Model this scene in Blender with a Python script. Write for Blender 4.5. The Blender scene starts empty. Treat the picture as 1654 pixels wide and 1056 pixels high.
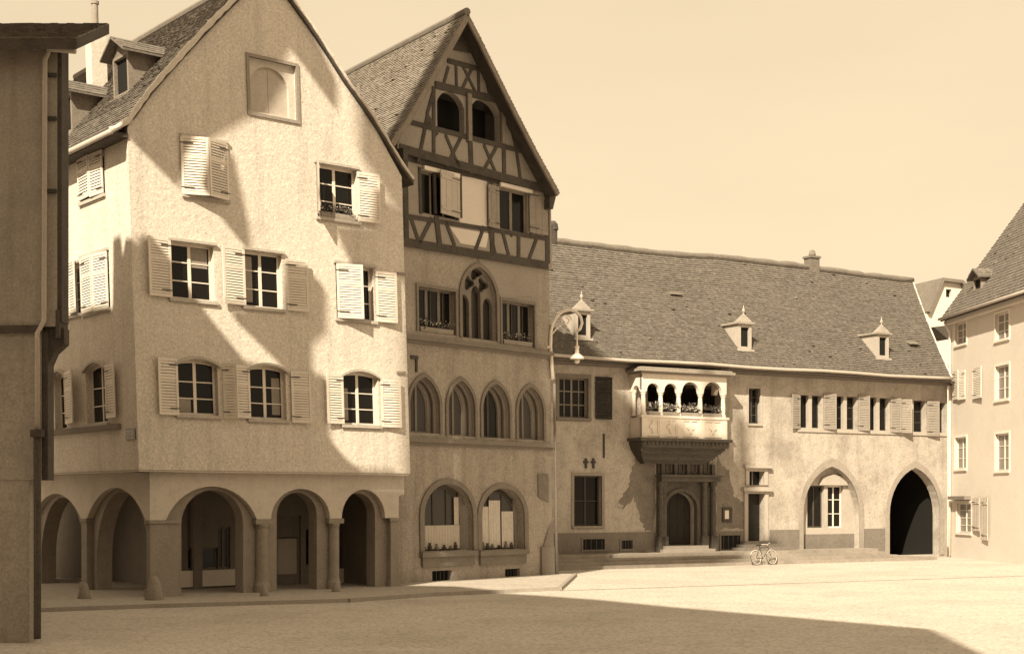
import bpy, math, random
from mathutils import Vector
from mathutils.geometry import delaunay_2d_cdt
R = math.radians
random.seed(7)
SC = bpy.context.scene
COL = SC.collection
Z = Vector((0, 0, 1))
EYE = Vector((0, 0, 3.0)); F = 2300.0; CX = 827.0; HY = 808.0

# ------------------------------------------------------------------ measuring
def ray(px, py): return Vector(((px - CX) / F, 1.0, (HY - py) / F))
def ground(px, py, z=0.0):
    r = ray(px, py); t = (z - EYE.z) / r.z
    return EYE + r * t
class Frame:
    """a wall plane: a runs along the wall, z up, d outwards; L leans it"""
    def __init__(s, O, u, n, L=None):
        s.O = Vector((O[0], O[1], 0)); s.u = Vector((u[0], u[1], 0)).normalized()
        s.n = Vector((n[0], n[1], 0)).normalized(); s.L = L or Vector((0, 0, 0))
    def W(s, a, z, d=0.0): return s.O + s.u * a + s.n * d + Z * z - s.L * z
    def A(s, px, py, d=0.0):
        r = ray(px, py); nL = s.n.dot(s.L)
        t = (d - s.n.dot(EYE - s.O) - nL * EYE.z) / (s.n.dot(r) + nL * r.z)
        P = EYE + r * t
        return s.u.dot(P - s.O + s.L * P.z), P.z
    def rect(s, x0, x1, yt, yb, d=0.0):
        ym = (yt + yb) / 2; xm = (x0 + x1) / 2
        return s.A(x0, ym, d)[0], s.A(x1, ym, d)[0], s.A(xm, yb, d)[1], s.A(xm, yt, d)[1]
    def hinge(s, a, ang, side, d):
        """a frame hinged at a; side -1 opens to the left of the hinge, ang 0 = flat on the wall"""
        c, sn = math.cos(R(ang)), math.sin(R(ang))
        u = s.u * (side * c) + s.n * sn
        n = s.n * c - s.u * (side * sn)
        f = Frame(s.O + s.u * a + s.n * d, u, n, s.L)
        return f

# ------------------------------------------------------------------ mesh building
class MB:
    def __init__(s): s.v = []; s.f = []; s.t = []; s.smooth = False
    def face(s, pts, tint=None):
        i = len(s.v); s.v += [Vector(p) for p in pts]; s.f.append(list(range(i, i + len(pts)))); s.t.append(tint)
    def mesh(s, vs, fs, tint=None):
        i = len(s.v); s.v += [Vector(p) for p in vs]
        for f in fs: s.f.append([i + k for k in f]); s.t.append(tint)
    def hexa(s, p, tint=None):
        s.mesh(p, [(0, 3, 2, 1), (4, 5, 6, 7), (0, 1, 5, 4), (1, 2, 6, 5), (2, 3, 7, 6), (3, 0, 4, 7)], tint)
    def box(s, fr, a0, a1, z0, z1, d0, d1, tint=None):
        W = fr.W
        s.hexa([W(a0, z0, d1), W(a1, z0, d1), W(a1, z0, d0), W(a0, z0, d0), W(a0, z1, d1), W(a1, z1, d1), W(a1, z1, d0), W(a0, z1, d0)], tint)
    def wbox(s, x0, x1, y0, y1, z0, z1, tint=None):
        s.hexa([(x0, y0, z0), (x1, y0, z0), (x1, y1, z0), (x0, y1, z0), (x0, y0, z1), (x1, y0, z1), (x1, y1, z1), (x0, y1, z1)], tint)
    def prism(s, fr, loop, d0, d1, caps=True, tint=None):
        n = len(loop)
        A = [fr.W(a, z, d1) for a, z in loop]; B = [fr.W(a, z, d0) for a, z in loop]
        i = len(s.v); s.v += A + B
        fs = [[i + k, i + (k + 1) % n, i + n + (k + 1) % n, i + n + k] for k in range(n)]
        if caps: fs += [[i + k for k in range(n)], [i + n + k for k in reversed(range(n))]]
        for f in fs: s.f.append(f); s.t.append(tint)
    def ring(s, fr, outer, inner, d0, d1, closed=True, tint=None):
        """band between two loops of equal length"""
        n = len(outer); m = n if closed else n - 1
        for k in range(m):
            j = (k + 1) % n
            o0, o1, i0, i1 = outer[k], outer[j], inner[k], inner[j]
            s.hexa([fr.W(*i0, d0), fr.W(*i1, d0), fr.W(*i1, d1), fr.W(*i0, d1), fr.W(*o0, d0), fr.W(*o1, d0), fr.W(*o1, d1), fr.W(*o0, d1)], tint)
    def seg(s, fr, p, q, w, d0, d1, tint=None):
        (a0, z0), (a1, z1) = p, q
        dx, dz = a1 - a0, z1 - z0; l = math.hypot(dx, dz) or 1; nx, nz = -dz / l * w / 2, dx / l * w / 2
        s.prism(fr, [(a0 - nx, z0 - nz), (a1 - nx, z1 - nz), (a1 + nx, z1 + nz), (a0 + nx, z0 + nz)], d0, d1, tint=tint)
    def sheet(s, fr, outline, holes, d0, d1, back=True, edge=True):
        """a wall of thickness d0..d1 with real openings"""
        pts = []; edges = []
        for lp in [outline] + holes:
            i = len(pts); pts += [Vector(p) for p in lp]; n = len(lp)
            edges += [(i + k, i + (k + 1) % n) for k in range(n)]
        r = delaunay_2d_cdt(pts, edges, [], 0, 1e-5)
        V, T = r[0], r[2]
        def inside(x, y, lp):
            c = False; n = len(lp)
            for i in range(n):
                x0, y0 = lp[i]; x1, y1 = lp[(i + 1) % n]
                if (y0 > y) != (y1 > y) and x < (x1 - x0) * (y - y0) / (y1 - y0) + x0: c = not c
            return c
        tris = []
        for t in T:
            cx = sum(V[k].x for k in t) / 3; cy = sum(V[k].y for k in t) / 3
            if inside(cx, cy, outline) and not any(inside(cx, cy, h) for h in holes): tris.append(list(t))
        i = len(s.v); s.v += [fr.W(v.x, v.y, d1) for v in V]
        for t in tris: s.f.append([i + k for k in t]); s.t.append(None)
        if back:
            i = len(s.v); s.v += [fr.W(v.x, v.y, d0) for v in V]
            for t in tris: s.f.append([i + k for k in reversed(t)]); s.t.append(None)
        for lp in ([outline] if edge else []) + holes:
            n = len(lp); i = len(s.v)
            s.v += [fr.W(a, z, d1) for a, z in lp] + [fr.W(a, z, d0) for a, z in lp]
            for k in range(n):
                s.f.append([i + k, i + (k + 1) % n, i + n + (k + 1) % n, i + n + k]); s.t.append(None)
    def tube(s, pts, rad, n=8, cap=True):
        pts = [Vector(p) for p in pts]; m = len(pts)
        rads = rad if isinstance(rad, (list, tuple)) else [rad] * m
        i0 = len(s.v); up = None
        for k, p in enumerate(pts):
            t = (pts[min(k + 1, m - 1)] - pts[max(k - 1, 0)]).normalized()
            if up is None: up = t.orthogonal().normalized()
            up = (up - t * up.dot(t)).normalized(); b = t.cross(up)
            for j in range(n):
                q = 2 * math.pi * j / n
                s.v.append(p + (up * math.cos(q) + b * math.sin(q)) * rads[k])
        for k in range(m - 1):
            for j in range(n):
                j2 = (j + 1) % n
                s.f.append([i0 + k * n + j, i0 + k * n + j2, i0 + (k + 1) * n + j2, i0 + (k + 1) * n + j]); s.t.append(None)
        if cap:
            s.f.append([i0 + j for j in reversed(range(n))]); s.t.append(None)
            s.f.append([i0 + (m - 1) * n + j for j in range(n)]); s.t.append(None)
    def lathe(s, c, prof, n=16):
        """prof: (radius, height) list about a vertical axis through c"""
        c = Vector(c); i0 = len(s.v)
        for r, h in prof:
            for j in range(n):
                q = 2 * math.pi * j / n; s.v.append(c + Vector((r * math.cos(q), r * math.sin(q), h)))
        for k in range(len(prof) - 1):
            for j in range(n):
                j2 = (j + 1) % n
                s.f.append([i0 + k * n + j, i0 + k * n + j2, i0 + (k + 1) * n + j2, i0 + (k + 1) * n + j]); s.t.append(None)
        s.f.append([i0 + j for j in reversed(range(n))]); s.t.append(None)
        s.f.append([i0 + (len(prof) - 1) * n + j for j in range(n)]); s.t.append(None)
    def build(s, name, mat, parent=None, loc=None, smooth=False):
        base = Vector(loc) if loc is not None else (Vector(parent['base']) if parent is not None else Vector((0, 0, 0)))
        me = bpy.data.meshes.new(name)
        me.from_pydata([tuple(v - base) for v in s.v], [], s.f)
        if any(t is not None for t in s.t):
            at = me.attributes.new('tint', 'FLOAT', 'FACE')
            at.data.foreach_set('value', [0.5 if t is None else t for t in s.t])
        me.materials.append(mat); me.validate(); me.update()
        if smooth:
            for p in me.polygons: p.use_smooth = True
        import bmesh
        bm = bmesh.new(); bm.from_mesh(me); bmesh.ops.recalc_face_normals(bm, faces=bm.faces); bm.to_mesh(me); bm.free()
        o = bpy.data.objects.new(name, me); COL.objects.link(o)
        if parent is not None: o.parent = parent; o['base'] = tuple(base)
        else: o.location = base; o['base'] = tuple(base)
        return o

def tag(o, label=None, cat=None, group=None, kind=None):
    if label: o['label'] = label
    if cat: o['category'] = cat
    if group: o['group'] = group
    if kind: o['kind'] = kind
    return o
def thing(name, loc, label, cat, group=None):
    o = bpy.data.objects.new(name, None); COL.objects.link(o); o.location = loc; o['base'] = tuple(loc)
    o.empty_display_size = .3
    return tag(o, label, cat, group)

class Loop(list):
    def __getitem__(s, k):
        r = list(s)
        return r[1:] + r[:1] if isinstance(k, slice) and k == slice(1, None) else r[k]
    def __add__(s, o): return Loop(list(s) + list(o))
# loops ------------------------------------------------------------
def rloop(a0, a1, z0, z1): return [(a0, z0), (a1, z0), (a1, z1), (a0, z1)]
def arch(a0, a1, z0, zs, zt, n=14):
    """round or segmental head between the springing zs and the top zt"""
    m = (a0 + a1) / 2; w = (a1 - a0) / 2; h = zt - zs
    lp = [(a0, z0), (a1, z0)]
    if h < w * .8:
        Rr = (w * w + h * h) / (2 * h); c = zt - Rr; q = math.asin(min(1, w / Rr))
        for k in range(n + 1):
            t = q - 2 * q * k / n; lp.append((m + Rr * math.sin(t), c + Rr * math.cos(t)))
    else:
        for k in range(n + 1):
            t = math.pi * k / n; lp.append((m + w * math.cos(t), zs + h * math.sin(t)))
    return Loop(lp)
def gothic(a0, a1, z0, zs, zt, n=8):
    m = (a0 + a1) / 2; w = (a1 - a0) / 2; h = zt - zs; Rr = (h * h + w * w) / (2 * w)
    q = math.asin(min(1, h / Rr)); lp = [(a0, z0), (a1, z0)]
    for k in range(n + 1):
        t = q * k / n; lp.append((a1 - Rr + Rr * math.cos(t), zs + Rr * math.sin(t)))
    for k in range(n - 1, -1, -1):
        t = q * k / n; lp.append((a0 + Rr - Rr * math.cos(t), zs + Rr * math.sin(t)))
    return Loop(lp)
def lerp(p, q, t): return p + (q - p) * t
def poly_at(pts, t):
    """point at arc length fraction t of a polyline"""
    ls = [(Vector(pts[i + 1]) - Vector(pts[i])).length for i in range(len(pts) - 1)]
    T = t * sum(ls)
    for i, l in enumerate(ls):
        if T <= l or i == len(ls) - 1: return lerp(Vector(pts[i]), Vector(pts[i + 1]), T / l if l else 0)
        T -= l

# ------------------------------------------------------------------ materials
def new_mat(name):
    m = bpy.data.materials.new(name); m.use_nodes = True; nt = m.node_tree; nt.nodes.clear()
    out = nt.nodes.new('ShaderNodeOutputMaterial'); b = nt.nodes.new('ShaderNodeBsdfPrincipled')
    nt.links.new(b.outputs[0], out.inputs[0])
    return m, nt, b
def N(nt, t, **kw):
    n = nt.nodes.new(t)
    for k, v in kw.items():
        if k in n.inputs: n.inputs[k].default_value = v
        else: setattr(n, k, v)
    return n
def mix(nt, fac, a, b, mode='MIX'):
    n = nt.nodes.new('ShaderNodeMix'); n.data_type = 'RGBA'; n.blend_type = mode
    for s_, v in (('Factor', fac), ('A', a), ('B', b)):
        i = [x for x in n.inputs if x.name == s_ and (x.type == 'RGBA' or s_ == 'Factor')][0]
        if hasattr(v, 'is_linked') or isinstance(v, bpy.types.NodeSocket): nt.links.new(v, i)
        elif s_ == 'Factor': i.default_value = v
        else: i.default_value = (*v, 1) if len(v) == 3 else v
    return [o for o in n.outputs if o.type == 'RGBA'][0]
def ramp(nt, src, p0, p1, v0=0.0, v1=1.0):
    n = nt.nodes.new('ShaderNodeMapRange'); n.inputs['From Min'].default_value = p0; n.inputs['From Max'].default_value = p1
    n.inputs['To Min'].default_value = v0; n.inputs['To Max'].default_value = v1; nt.links.new(src, n.inputs['Value'])
    return n.outputs[0]
def surface(name, col, dark=None, stain=.5, scale=.5, grain=.12, gscale=14, bump=.4, bscale=9, rough=.9, streak=0.0, tint=False, spec=.2, stretch=None):
    """plaster, stone, tile: large soft patches of wear, fine grain, bump"""
    m, nt, b = new_mat(name); L = nt.links.new
    tc = N(nt, 'ShaderNodeTexCoord'); co = tc.outputs['Object']
    dark = dark or tuple(c * .62 for c in col)
    n1 = N(nt, 'ShaderNodeTexNoise', Scale=scale, Detail=8.0, Roughness=.62); L(co, n1.inputs['Vector'])
    c = mix(nt, ramp(nt, n1.outputs[0], .46, .74, 0, stain), col, dark)
    n4 = N(nt, 'ShaderNodeTexNoise', Scale=scale * 5.3, Detail=6.0, Roughness=.7); L(co, n4.inputs['Vector'])
    c = mix(nt, ramp(nt, n4.outputs[0], .5, .78, 0, stain * .7), c, tuple(x * .8 for x in dark))
    if streak:
        mp = N(nt, 'ShaderNodeMapping'); mp.inputs['Scale'].default_value = (2.2, 2.2, .16); L(co, mp.inputs[0])
        n2 = N(nt, 'ShaderNodeTexNoise', Scale=1.0, Detail=5.0, Roughness=.6); L(mp.outputs[0], n2.inputs['Vector'])
        c = mix(nt, ramp(nt, n2.outputs[0], .5, .72, 0, streak), c, tuple(x * .75 for x in dark))
    n3 = N(nt, 'ShaderNodeTexNoise', Scale=gscale, Detail=3.0, Roughness=.8); L(co, n3.inputs['Vector'])
    g = ramp(nt, n3.outputs[0], .3, .7, 1 - grain, 1 + grain)
    cmb = N(nt, 'ShaderNodeCombineColor'); 
    for k in range(3): L(g, cmb.inputs[k])
    c = mix(nt, 1.0, c, cmb.outputs[0], 'MULTIPLY')
    if tint:
        at = N(nt, 'ShaderNodeAttribute', attribute_name='tint')
        t = ramp(nt, at.outputs['Fac'], 0, 1, .68, 1.3); cm = N(nt, 'ShaderNodeCombineColor')
        for k in range(3): L(t, cm.inputs[k])
        c = mix(nt, 1.0, c, cm.outputs[0], 'MULTIPLY')
    L(c, b.inputs['Base Color']); b.inputs['Roughness'].default_value = rough
    b.inputs['Specular IOR Level'].default_value = spec
    if bump:
        nb = N(nt, 'ShaderNodeTexNoise', Scale=bscale, Detail=6.0, Roughness=.7)
        if stretch:
            mp = N(nt, 'ShaderNodeMapping'); mp.inputs['Scale'].default_value = stretch; L(co, mp.inputs[0]); L(mp.outputs[0], nb.inputs['Vector'])
        else: L(co, nb.inputs['Vector'])
        bp = N(nt, 'ShaderNodeBump', Strength=bump, Distance=.03); L(nb.outputs[0], bp.inputs['Height']); L(bp.outputs[0], b.inputs['Normal'])
    return m
def T(v, w=0.0):
    """a sepia print tone of lightness v (linear)"""
    return (v, v * (.90 - w), v * (.80 - 1.6 * w))
M = dict(
    plaster=surface('cream_plaster', T(.64), stain=.34, scale=.45, grain=.26, gscale=15, bump=1.0, bscale=6, streak=.3),
    arcade=surface('arcade_plaster', T(.60), stain=.45, scale=.6, grain=.08, bump=.4, bscale=8, streak=.15),
    paleglare=surface('reflection_folds', T(.58), stain=.5, scale=1.5, grain=.1, bump=.5, stretch=(9, 9, .2)),
    sillstone=surface('plastered_sill', T(.46), stain=.4, scale=2, grain=.15, bump=.4),
    archstone=surface('grey_arch_stone', T(.32, .02), stain=.5, scale=1.5, grain=.2, bump=.5),
    stone=surface('grey_sandstone', T(.30, .03), stain=.5, scale=.8, grain=.14, gscale=16, bump=.6, bscale=10, streak=.15),
    render2=surface('brown_render', T(.35, .03), stain=.6, scale=.55, grain=.28, gscale=14, bump=.7, bscale=7, streak=.4),
    trim2=surface('brown_stone_trim', T(.21, .04), stain=.45, scale=1.2, grain=.14, bump=.5, bscale=12),
    infill=surface('panel_plaster', T(.31, .02), stain=.35, scale=.9, grain=.1, bump=.4),
    patch=surface('sunlit_plaster', T(.66), stain=.12, scale=.9, grain=.06, bump=.3),
    render3=surface('weathered_render', T(.44, .012), dark=T(.19, .035), stain=.75, scale=.45, grain=.26, gscale=14, bump=.8, bscale=6, streak=.28),
    plinth3=surface('plinth_stone', T(.20, .035), stain=.6, scale=1.0, grain=.18, bump=.6, bscale=9),
    trim3=surface('pale_dressed_stone', T(.42, .01), stain=.35, scale=1.2, grain=.1, bump=.4, bscale=12),
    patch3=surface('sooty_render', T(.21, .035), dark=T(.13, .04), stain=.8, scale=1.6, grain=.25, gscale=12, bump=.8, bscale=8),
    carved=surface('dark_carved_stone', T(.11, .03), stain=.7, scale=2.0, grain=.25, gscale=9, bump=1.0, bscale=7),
    loggia=surface('white_loggia_stone', T(.72), stain=.25, scale=2.0, grain=.08, bump=.4, bscale=12),
    pale4=surface('pale_render', T(.62), stain=.2, scale=.5, grain=.08, bump=.3),
    grey0=surface('grey_weathered_render', T(.34, .02), stain=.6, scale=.9, grain=.22, gscale=18, bump=.8, streak=.5),
    tile=surface('clay_tiles', T(.165, .03), dark=T(.12, .05), stain=.32, scale=.35, grain=.28, gscale=9, bump=.5, bscale=12, tint=True),
    tile2=surface('pale_clay_tiles', T(.27, .03), dark=T(.17, .05), stain=.5, scale=.6, grain=.14, gscale=5, bump=.5, bscale=12, tint=True),
    mortar=surface('lime_mortar', T(.62, .0), stain=.4, scale=2, grain=.12, bump=.8, bscale=6),
    timber=surface('dark_timber', T(.085, .05), dark=T(.025, .05), stain=.6, scale=2, grain=.25, gscale=20, bump=.6, bscale=14, rough=.8),
    timberpale=surface('worn_timber', T(.24, .05), dark=T(.12, .05), stain=.6, scale=2, grain=.2, gscale=20, bump=.5, bscale=14),  # paler than the dark timber
    white=surface('white_paint', T(.74), stain=.2, scale=2, grain=.05, bump=.15, rough=.6),
    shutter=surface('cream_shutter_paint', T(.70), stain=.25, scale=2, grain=.06, bump=.15, rough=.65),
    shutwood=surface('grey_wood_shutter', T(.30, .03), stain=.4, scale=3, grain=.12, bump=.4, bscale=10, stretch=(4, 4, .4)),
    shutpale=surface('faded_shutter_paint', T(.48, .02), stain=.3, scale=3, grain=.1, bump=.3),
    shutdark=surface('dark_shutter_paint', T(.035, .04), stain=.4, scale=3, grain=.1, bump=.3),
    iron=surface('dark_iron', T(.04, .04), stain=.3, scale=4, grain=.1, bump=.2, rough=.55, spec=.4),
    lead=surface('zinc_sheet', T(.45, .02), stain=.4, scale=2, grain=.1, bump=.15, rough=.45, spec=.5),
    lamp=surface('pale_lamp_paint', T(.80), stain=.2, scale=5, grain=.05, bump=.1, rough=.4, spec=.5),
    inside=surface('inner_wall', T(.24, .03), stain=.4, scale=1, grain=.1, bump=.3),
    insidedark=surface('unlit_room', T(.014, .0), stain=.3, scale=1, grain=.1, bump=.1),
    ground=surface('pale_gravelled_square', T(.54), dark=T(.38, .01), stain=.7, scale=.22, grain=.16, gscale=7, bump=.35, bscale=18),
    walk=surface('pavement_slabs', T(.44, .01), stain=.35, scale=.5, grain=.12, bump=.4),
    kerb=surface('kerb_stone', T(.32, .02), stain=.4, scale=1, grain=.12, bump=.4),
    gutterline=surface('gutter_setts', T(.33, .02), stain=.6, scale=.8, grain=.25, gscale=8, bump=.6),
    step=surface('step_stone', T(.32, .03), stain=.75, scale=.9, grain=.14, bump=.5),
    enamel=surface('dark_enamel', T(.05, .03), stain=.2, scale=3, grain=.05, bump=0, rough=.35, spec=.5),
    paper=surface('white_paper', T(.75), stain=.1, scale=3, grain=.04, bump=0),
    leaf=surface('plant_leaves', T(.10, .02), stain=.4, scale=6, grain=.25, bump=0, tint=True),
    petal=surface('pale_petals', T(.65), stain=.2, scale=6, grain=.1, bump=0),
    casterstone=surface('caster_sandstone', T(.45, .03), stain=.4, scale=.3, grain=.1, bump=.4),
    rubber=surface('black_rubber', T(.03, .03), stain=.2, scale=3, grain=.05, bump=0, rough=.7),
    chrome=surface('bright_steel', T(.6), stain=.2, scale=6, grain=.05, bump=0, rough=.3, spec=.8),
)
def setts(m, sc=5.5, k=.22):
    nt = m.node_tree; b = [n for n in nt.nodes if n.type == 'BSDF_PRINCIPLED'][0]; src = b.inputs['Base Color'].links[0].from_socket
    tc = N(nt, 'ShaderNodeTexCoord'); v = N(nt, 'ShaderNodeTexVoronoi', Scale=sc); v.feature = 'DISTANCE_TO_EDGE'; nt.links.new(tc.outputs['Object'], v.inputs['Vector'])
    f = ramp(nt, v.outputs['Distance'], 0, .12, 1 - k, 1.0); cm = N(nt, 'ShaderNodeCombineColor')
    for i in range(3): nt.links.new(f, cm.inputs[i])
    c = mix(nt, 1.0, src, cm.outputs[0], 'MULTIPLY'); nt.links.new(c, b.inputs['Base Color'])
    bp = [n for n in nt.nodes if n.type == 'BUMP'][0]; b2 = N(nt, 'ShaderNodeBump', Strength=.5, Distance=.02); nt.links.new(f, b2.inputs['Height']); nt.links.new(bp.outputs[0], b2.inputs['Normal']); nt.links.new(b2.outputs[0], b.inputs['Normal'])
setts(M['ground'], 5.0, .28); setts(M['walk'], 3.2, .2)
def glassmat(name, v=.010, rough=.12, spec=.18):
    m, nt, b = new_mat(name); b.inputs['Base Color'].default_value = (*T(v, .03), 1)
    tc = N(nt, 'ShaderNodeTexCoord'); n = N(nt, 'ShaderNodeTexNoise', Scale=1.3, Detail=2.0); nt.links.new(tc.outputs['Object'], n.inputs['Vector'])
    bp = N(nt, 'ShaderNodeBump', Strength=.12, Distance=.02); nt.links.new(n.outputs[0], bp.inputs['Height']); nt.links.new(bp.outputs[0], b.inputs['Normal'])
    b.inputs['Roughness'].default_value = rough; b.inputs['Specular IOR Level'].default_value = spec
    return m
M['glass'] = glassmat('window_glass'); M['paleglass'] = glassmat('curtained_glass', .22, .3, .3); M['leadglass'] = glassmat('leaded_glass', .045, .35, .3)

# ------------------------------------------------------------------ building blocks
def window(fr, par, a0, a1, z0, z1, d, cols=2, rows=3, zs=None, kind='round', fw=.07, bw=.035, fm='white', gm='glass', mull=None, name='window', surround=None, sm='trim3', sill=None, lintel=None, pr=.03, wall_d=0.0):
    """joinery set in an opening whose outer face is at d"""
    zs = z1 if zs is None else zs
    f = MB()
    if zs >= z1 - 1e-4:
        o = rloop(a0, a1, z0, z1); i = rloop(a0 + fw, a1 - fw, z0 + fw, z1 - fw)
    else:
        g = arch if kind == 'round' else gothic
        o = g(a0, a1, z0, zs, z1); i = g(a0 + fw, a1 - fw, z0 + fw, zs, z1 - fw)
    f.ring(fr, o, i, d - .06, d)
    mull = mull or bw * 2
    def topz(a):
        if zs >= z1 - 1e-4: return z1 - fw * .5
        m = (a0 + a1) / 2; w = (a1 - a0) / 2; q = min(1, abs(a - m) / w)
        if kind == 'round': return zs + (z1 - zs) * math.sqrt(max(0, 1 - q * q)) - fw * .4
        h = z1 - zs; Rr = (h * h + w * w) / (2 * w); x = Rr - w + abs(a - m)
        return zs + math.sqrt(max(0, Rr * Rr - x * x)) - fw * .4
    for c in range(1, cols):
        a = a0 + (a1 - a0) * c / cols; w = mull if (cols % 2 == 0 and c == cols // 2) else bw
        f.box(fr, a - w / 2, a + w / 2, z0 + fw * .5, topz(a), d - .05, d + .004)
    zt = zs if zs < z1 - 1e-4 else z1
    for r in range(1, rows):
        z = z0 + (zt - z0) * r / rows
        f.box(fr, a0 + fw * .5, a1 - fw * .5, z - bw / 2, z + bw / 2, d - .045, d - .002)
    w_ = f.build(name, M[fm], par)
    p = MB(); p.prism(fr, [(a, z) for a, z in (i if zs < z1 - 1e-4 else rloop(a0 + fw * .5, a1 - fw * .5, z0 + fw * .5, z1 - fw * .5))], d - .04, d - .028)
    p.build('pane', M[gm], w_)
    if surround:
        s_ = MB(); k = surround
        if zs >= z1 - 1e-4: oo = rloop(a0 - k, a1 + k, z0, z1 + k); ii = rloop(a0, a1, z0, z1)
        else:
            g = arch if kind == 'round' else gothic
            oo = g(a0 - k, a1 + k, z0, zs, z1 + k); ii = g(a0, a1, z0, zs, z1)
        n = len(oo)
        s_.ring(fr, list(oo)[1:] + list(oo)[:1], list(ii)[1:] + list(ii)[:1], wall_d - .05, wall_d + pr, closed=False)
        s_.build('surround', M[sm], w_)
    if sill:
        q = MB(); q.box(fr, a0 - sill, a1 + sill, z0 - .1, z0 + .0, d - .05, wall_d + .08); q.box(fr, a0 - sill + .03, a1 + sill - .03, z0 - .14, z0 - .103, wall_d - .02, wall_d + .04)
        q.build('sill', M[sm], w_)
    if lintel:
        q = MB()
        if zs < z1 - 1e-4:
            oo = arch(a0 - lintel, a1 + lintel, z0, zs + .02, z1 + .12)[2:]; ii = arch(a0 - lintel, a1 + lintel, z0, zs - .06, z1 + .04)[2:]
            q.ring(fr, oo, ii, wall_d - .02, wall_d + .1, closed=False)
        else: q.box(fr, a0 - lintel, a1 + lintel, z1 + .02, z1 + .1, wall_d - .02, wall_d + .1)
        q.build('lintel', M[sm], w_)
    return w_
def shutter(fr, par, a_h, w, z0, z1, side=-1, ang=4, d=.05, mat='shutter', louvre=True, label=None, th=.04):
    h = fr.hinge(a_h, ang, side, d); s = MB(); H = z1 - z0; sw = .075
    g = .004
    if louvre:
        s.box(h, 0, sw, z0, z1, 0, th); s.box(h, w - sw, w, z0, z1, 0, th)
        for a, b in ((z0, z0 + .1), (z1 - .09, z1), (z0 + H * .62, z0 + H * .62 + .09)): s.box(h, sw, w - sw, a, b, g, th - g)
        for lo, hi in ((z0 + .1, z0 + H * .62), (z0 + H * .62 + .09, z1 - .09)):
            n = max(3, round((hi - lo) / .085)); st = (hi - lo) / n
            for k in range(n):
                z = lo + st * (k + .1)
                s.hexa([h.W(sw, z, th - .008), h.W(w - sw, z, th - .008), h.W(w - sw, z + .012, th - .002), h.W(sw, z + .012, th - .002),
                        h.W(sw, z + st * .72, .006), h.W(w - sw, z + st * .72, .006), h.W(w - sw, z + st * .72 + .012, .01), h.W(sw, z + st * .72 + .012, .01)])
    else:
        nb = max(2, round(w / .18))
        for k in range(nb): s.box(h, w * k / nb + .003, w * (k + 1) / nb - .003, z0, z1, 0, th - .006 * (k % 2))
        for z in (z0 + H * .14, z1 - H * .14): s.box(h, .02, w - .02, z - .05, z + .05, th, th + .025)
    o = s.build('shutter', M[mat], par)
    for z in (z0 + H * .12, z1 - H * .12):
        hg = MB(); hg.box(h, -.02, w * .45, z - .015, z + .015, th + (.026 if not louvre else .001), th + (.034 if not louvre else .008))
        hg.build('hinge', M['iron'], o)
    if label: o['label'] = label
    return o
def tiles(mb, fn, ns, nt_, lift=.035, jit=.25, gap=.06, s0=0.0, s1=1.0):
    """rows of separate lapped tiles on the surface fn(s,t), t rising from the eave"""
    for j in range(nt_):
        off = .5 * (j % 2); dz = random.uniform(-.004, .004)
        for i in range(-1, ns + 1):
            a = (i + off + gap / 2) / ns; b = (i + off + 1 - gap / 2) / ns
            if b <= 0 or a >= 1: continue
            a = max(a, 0); b = min(b, 1)
            t0 = (j + random.uniform(-.06, .06) * jit * 2) / nt_; t1 = min(1.0, (j + 1.25) / nt_)
            t0 = max(0, t0)
            p0, p1, p2, p3 = fn(a, t0), fn(b, t0), fn(b, t1), fn(a, t1)
            n = (p1 - p0).cross(p3 - p0).normalized()
            if n.z < 0: n = -n
            l0 = lift * random.uniform(.8, 1.25) + dz; tv = min(1, max(0, random.gauss(.5, .13)))
            if random.random() < .006: l0 += .05; tv = random.choice((.02, .98))
            q0, q1 = p0 + n * l0, p1 + n * (l0 + random.uniform(-.004, .004))
            q2, q3 = p2 + n * .008, p3 + n * .008
            mb.face([q0, q1, q2, q3], tv); mb.face([p0, p1, q1, q0], tv * .8)
            mb.face([q0, q3, p3, p0], tv); mb.face([q1, p1, p2, q2], tv)
def slab(mb, fn, th=.16, ns=6, nt_=4):
    """the boarding under the tiles"""
    for i in range(ns):
        for j in range(nt_):
            a, b, t0, t1 = i / ns, (i + 1) / ns, j / nt_, (j + 1) / nt_
            P = [fn(a, t0), fn(b, t0), fn(b, t1), fn(a, t1)]
            mb.hexa([p - Z * th for p in P] + [p - Z * .004 for p in P])
def foliage(mb, c, ext, n, size, seed):
    rd = random.Random(seed)
    for _ in range(n):
        p = Vector(c) + Vector([rd.gauss(0, .42) * e for e in ext]); u = Vector([rd.uniform(-1, 1) for _ in range(3)]).normalized(); v = u.orthogonal().normalized()
        s = size * rd.uniform(.6, 1.3)
        mb.face([p - u * s, p + v * s * .45, p + u * s, p - v * s * .45], rd.random())
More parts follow.
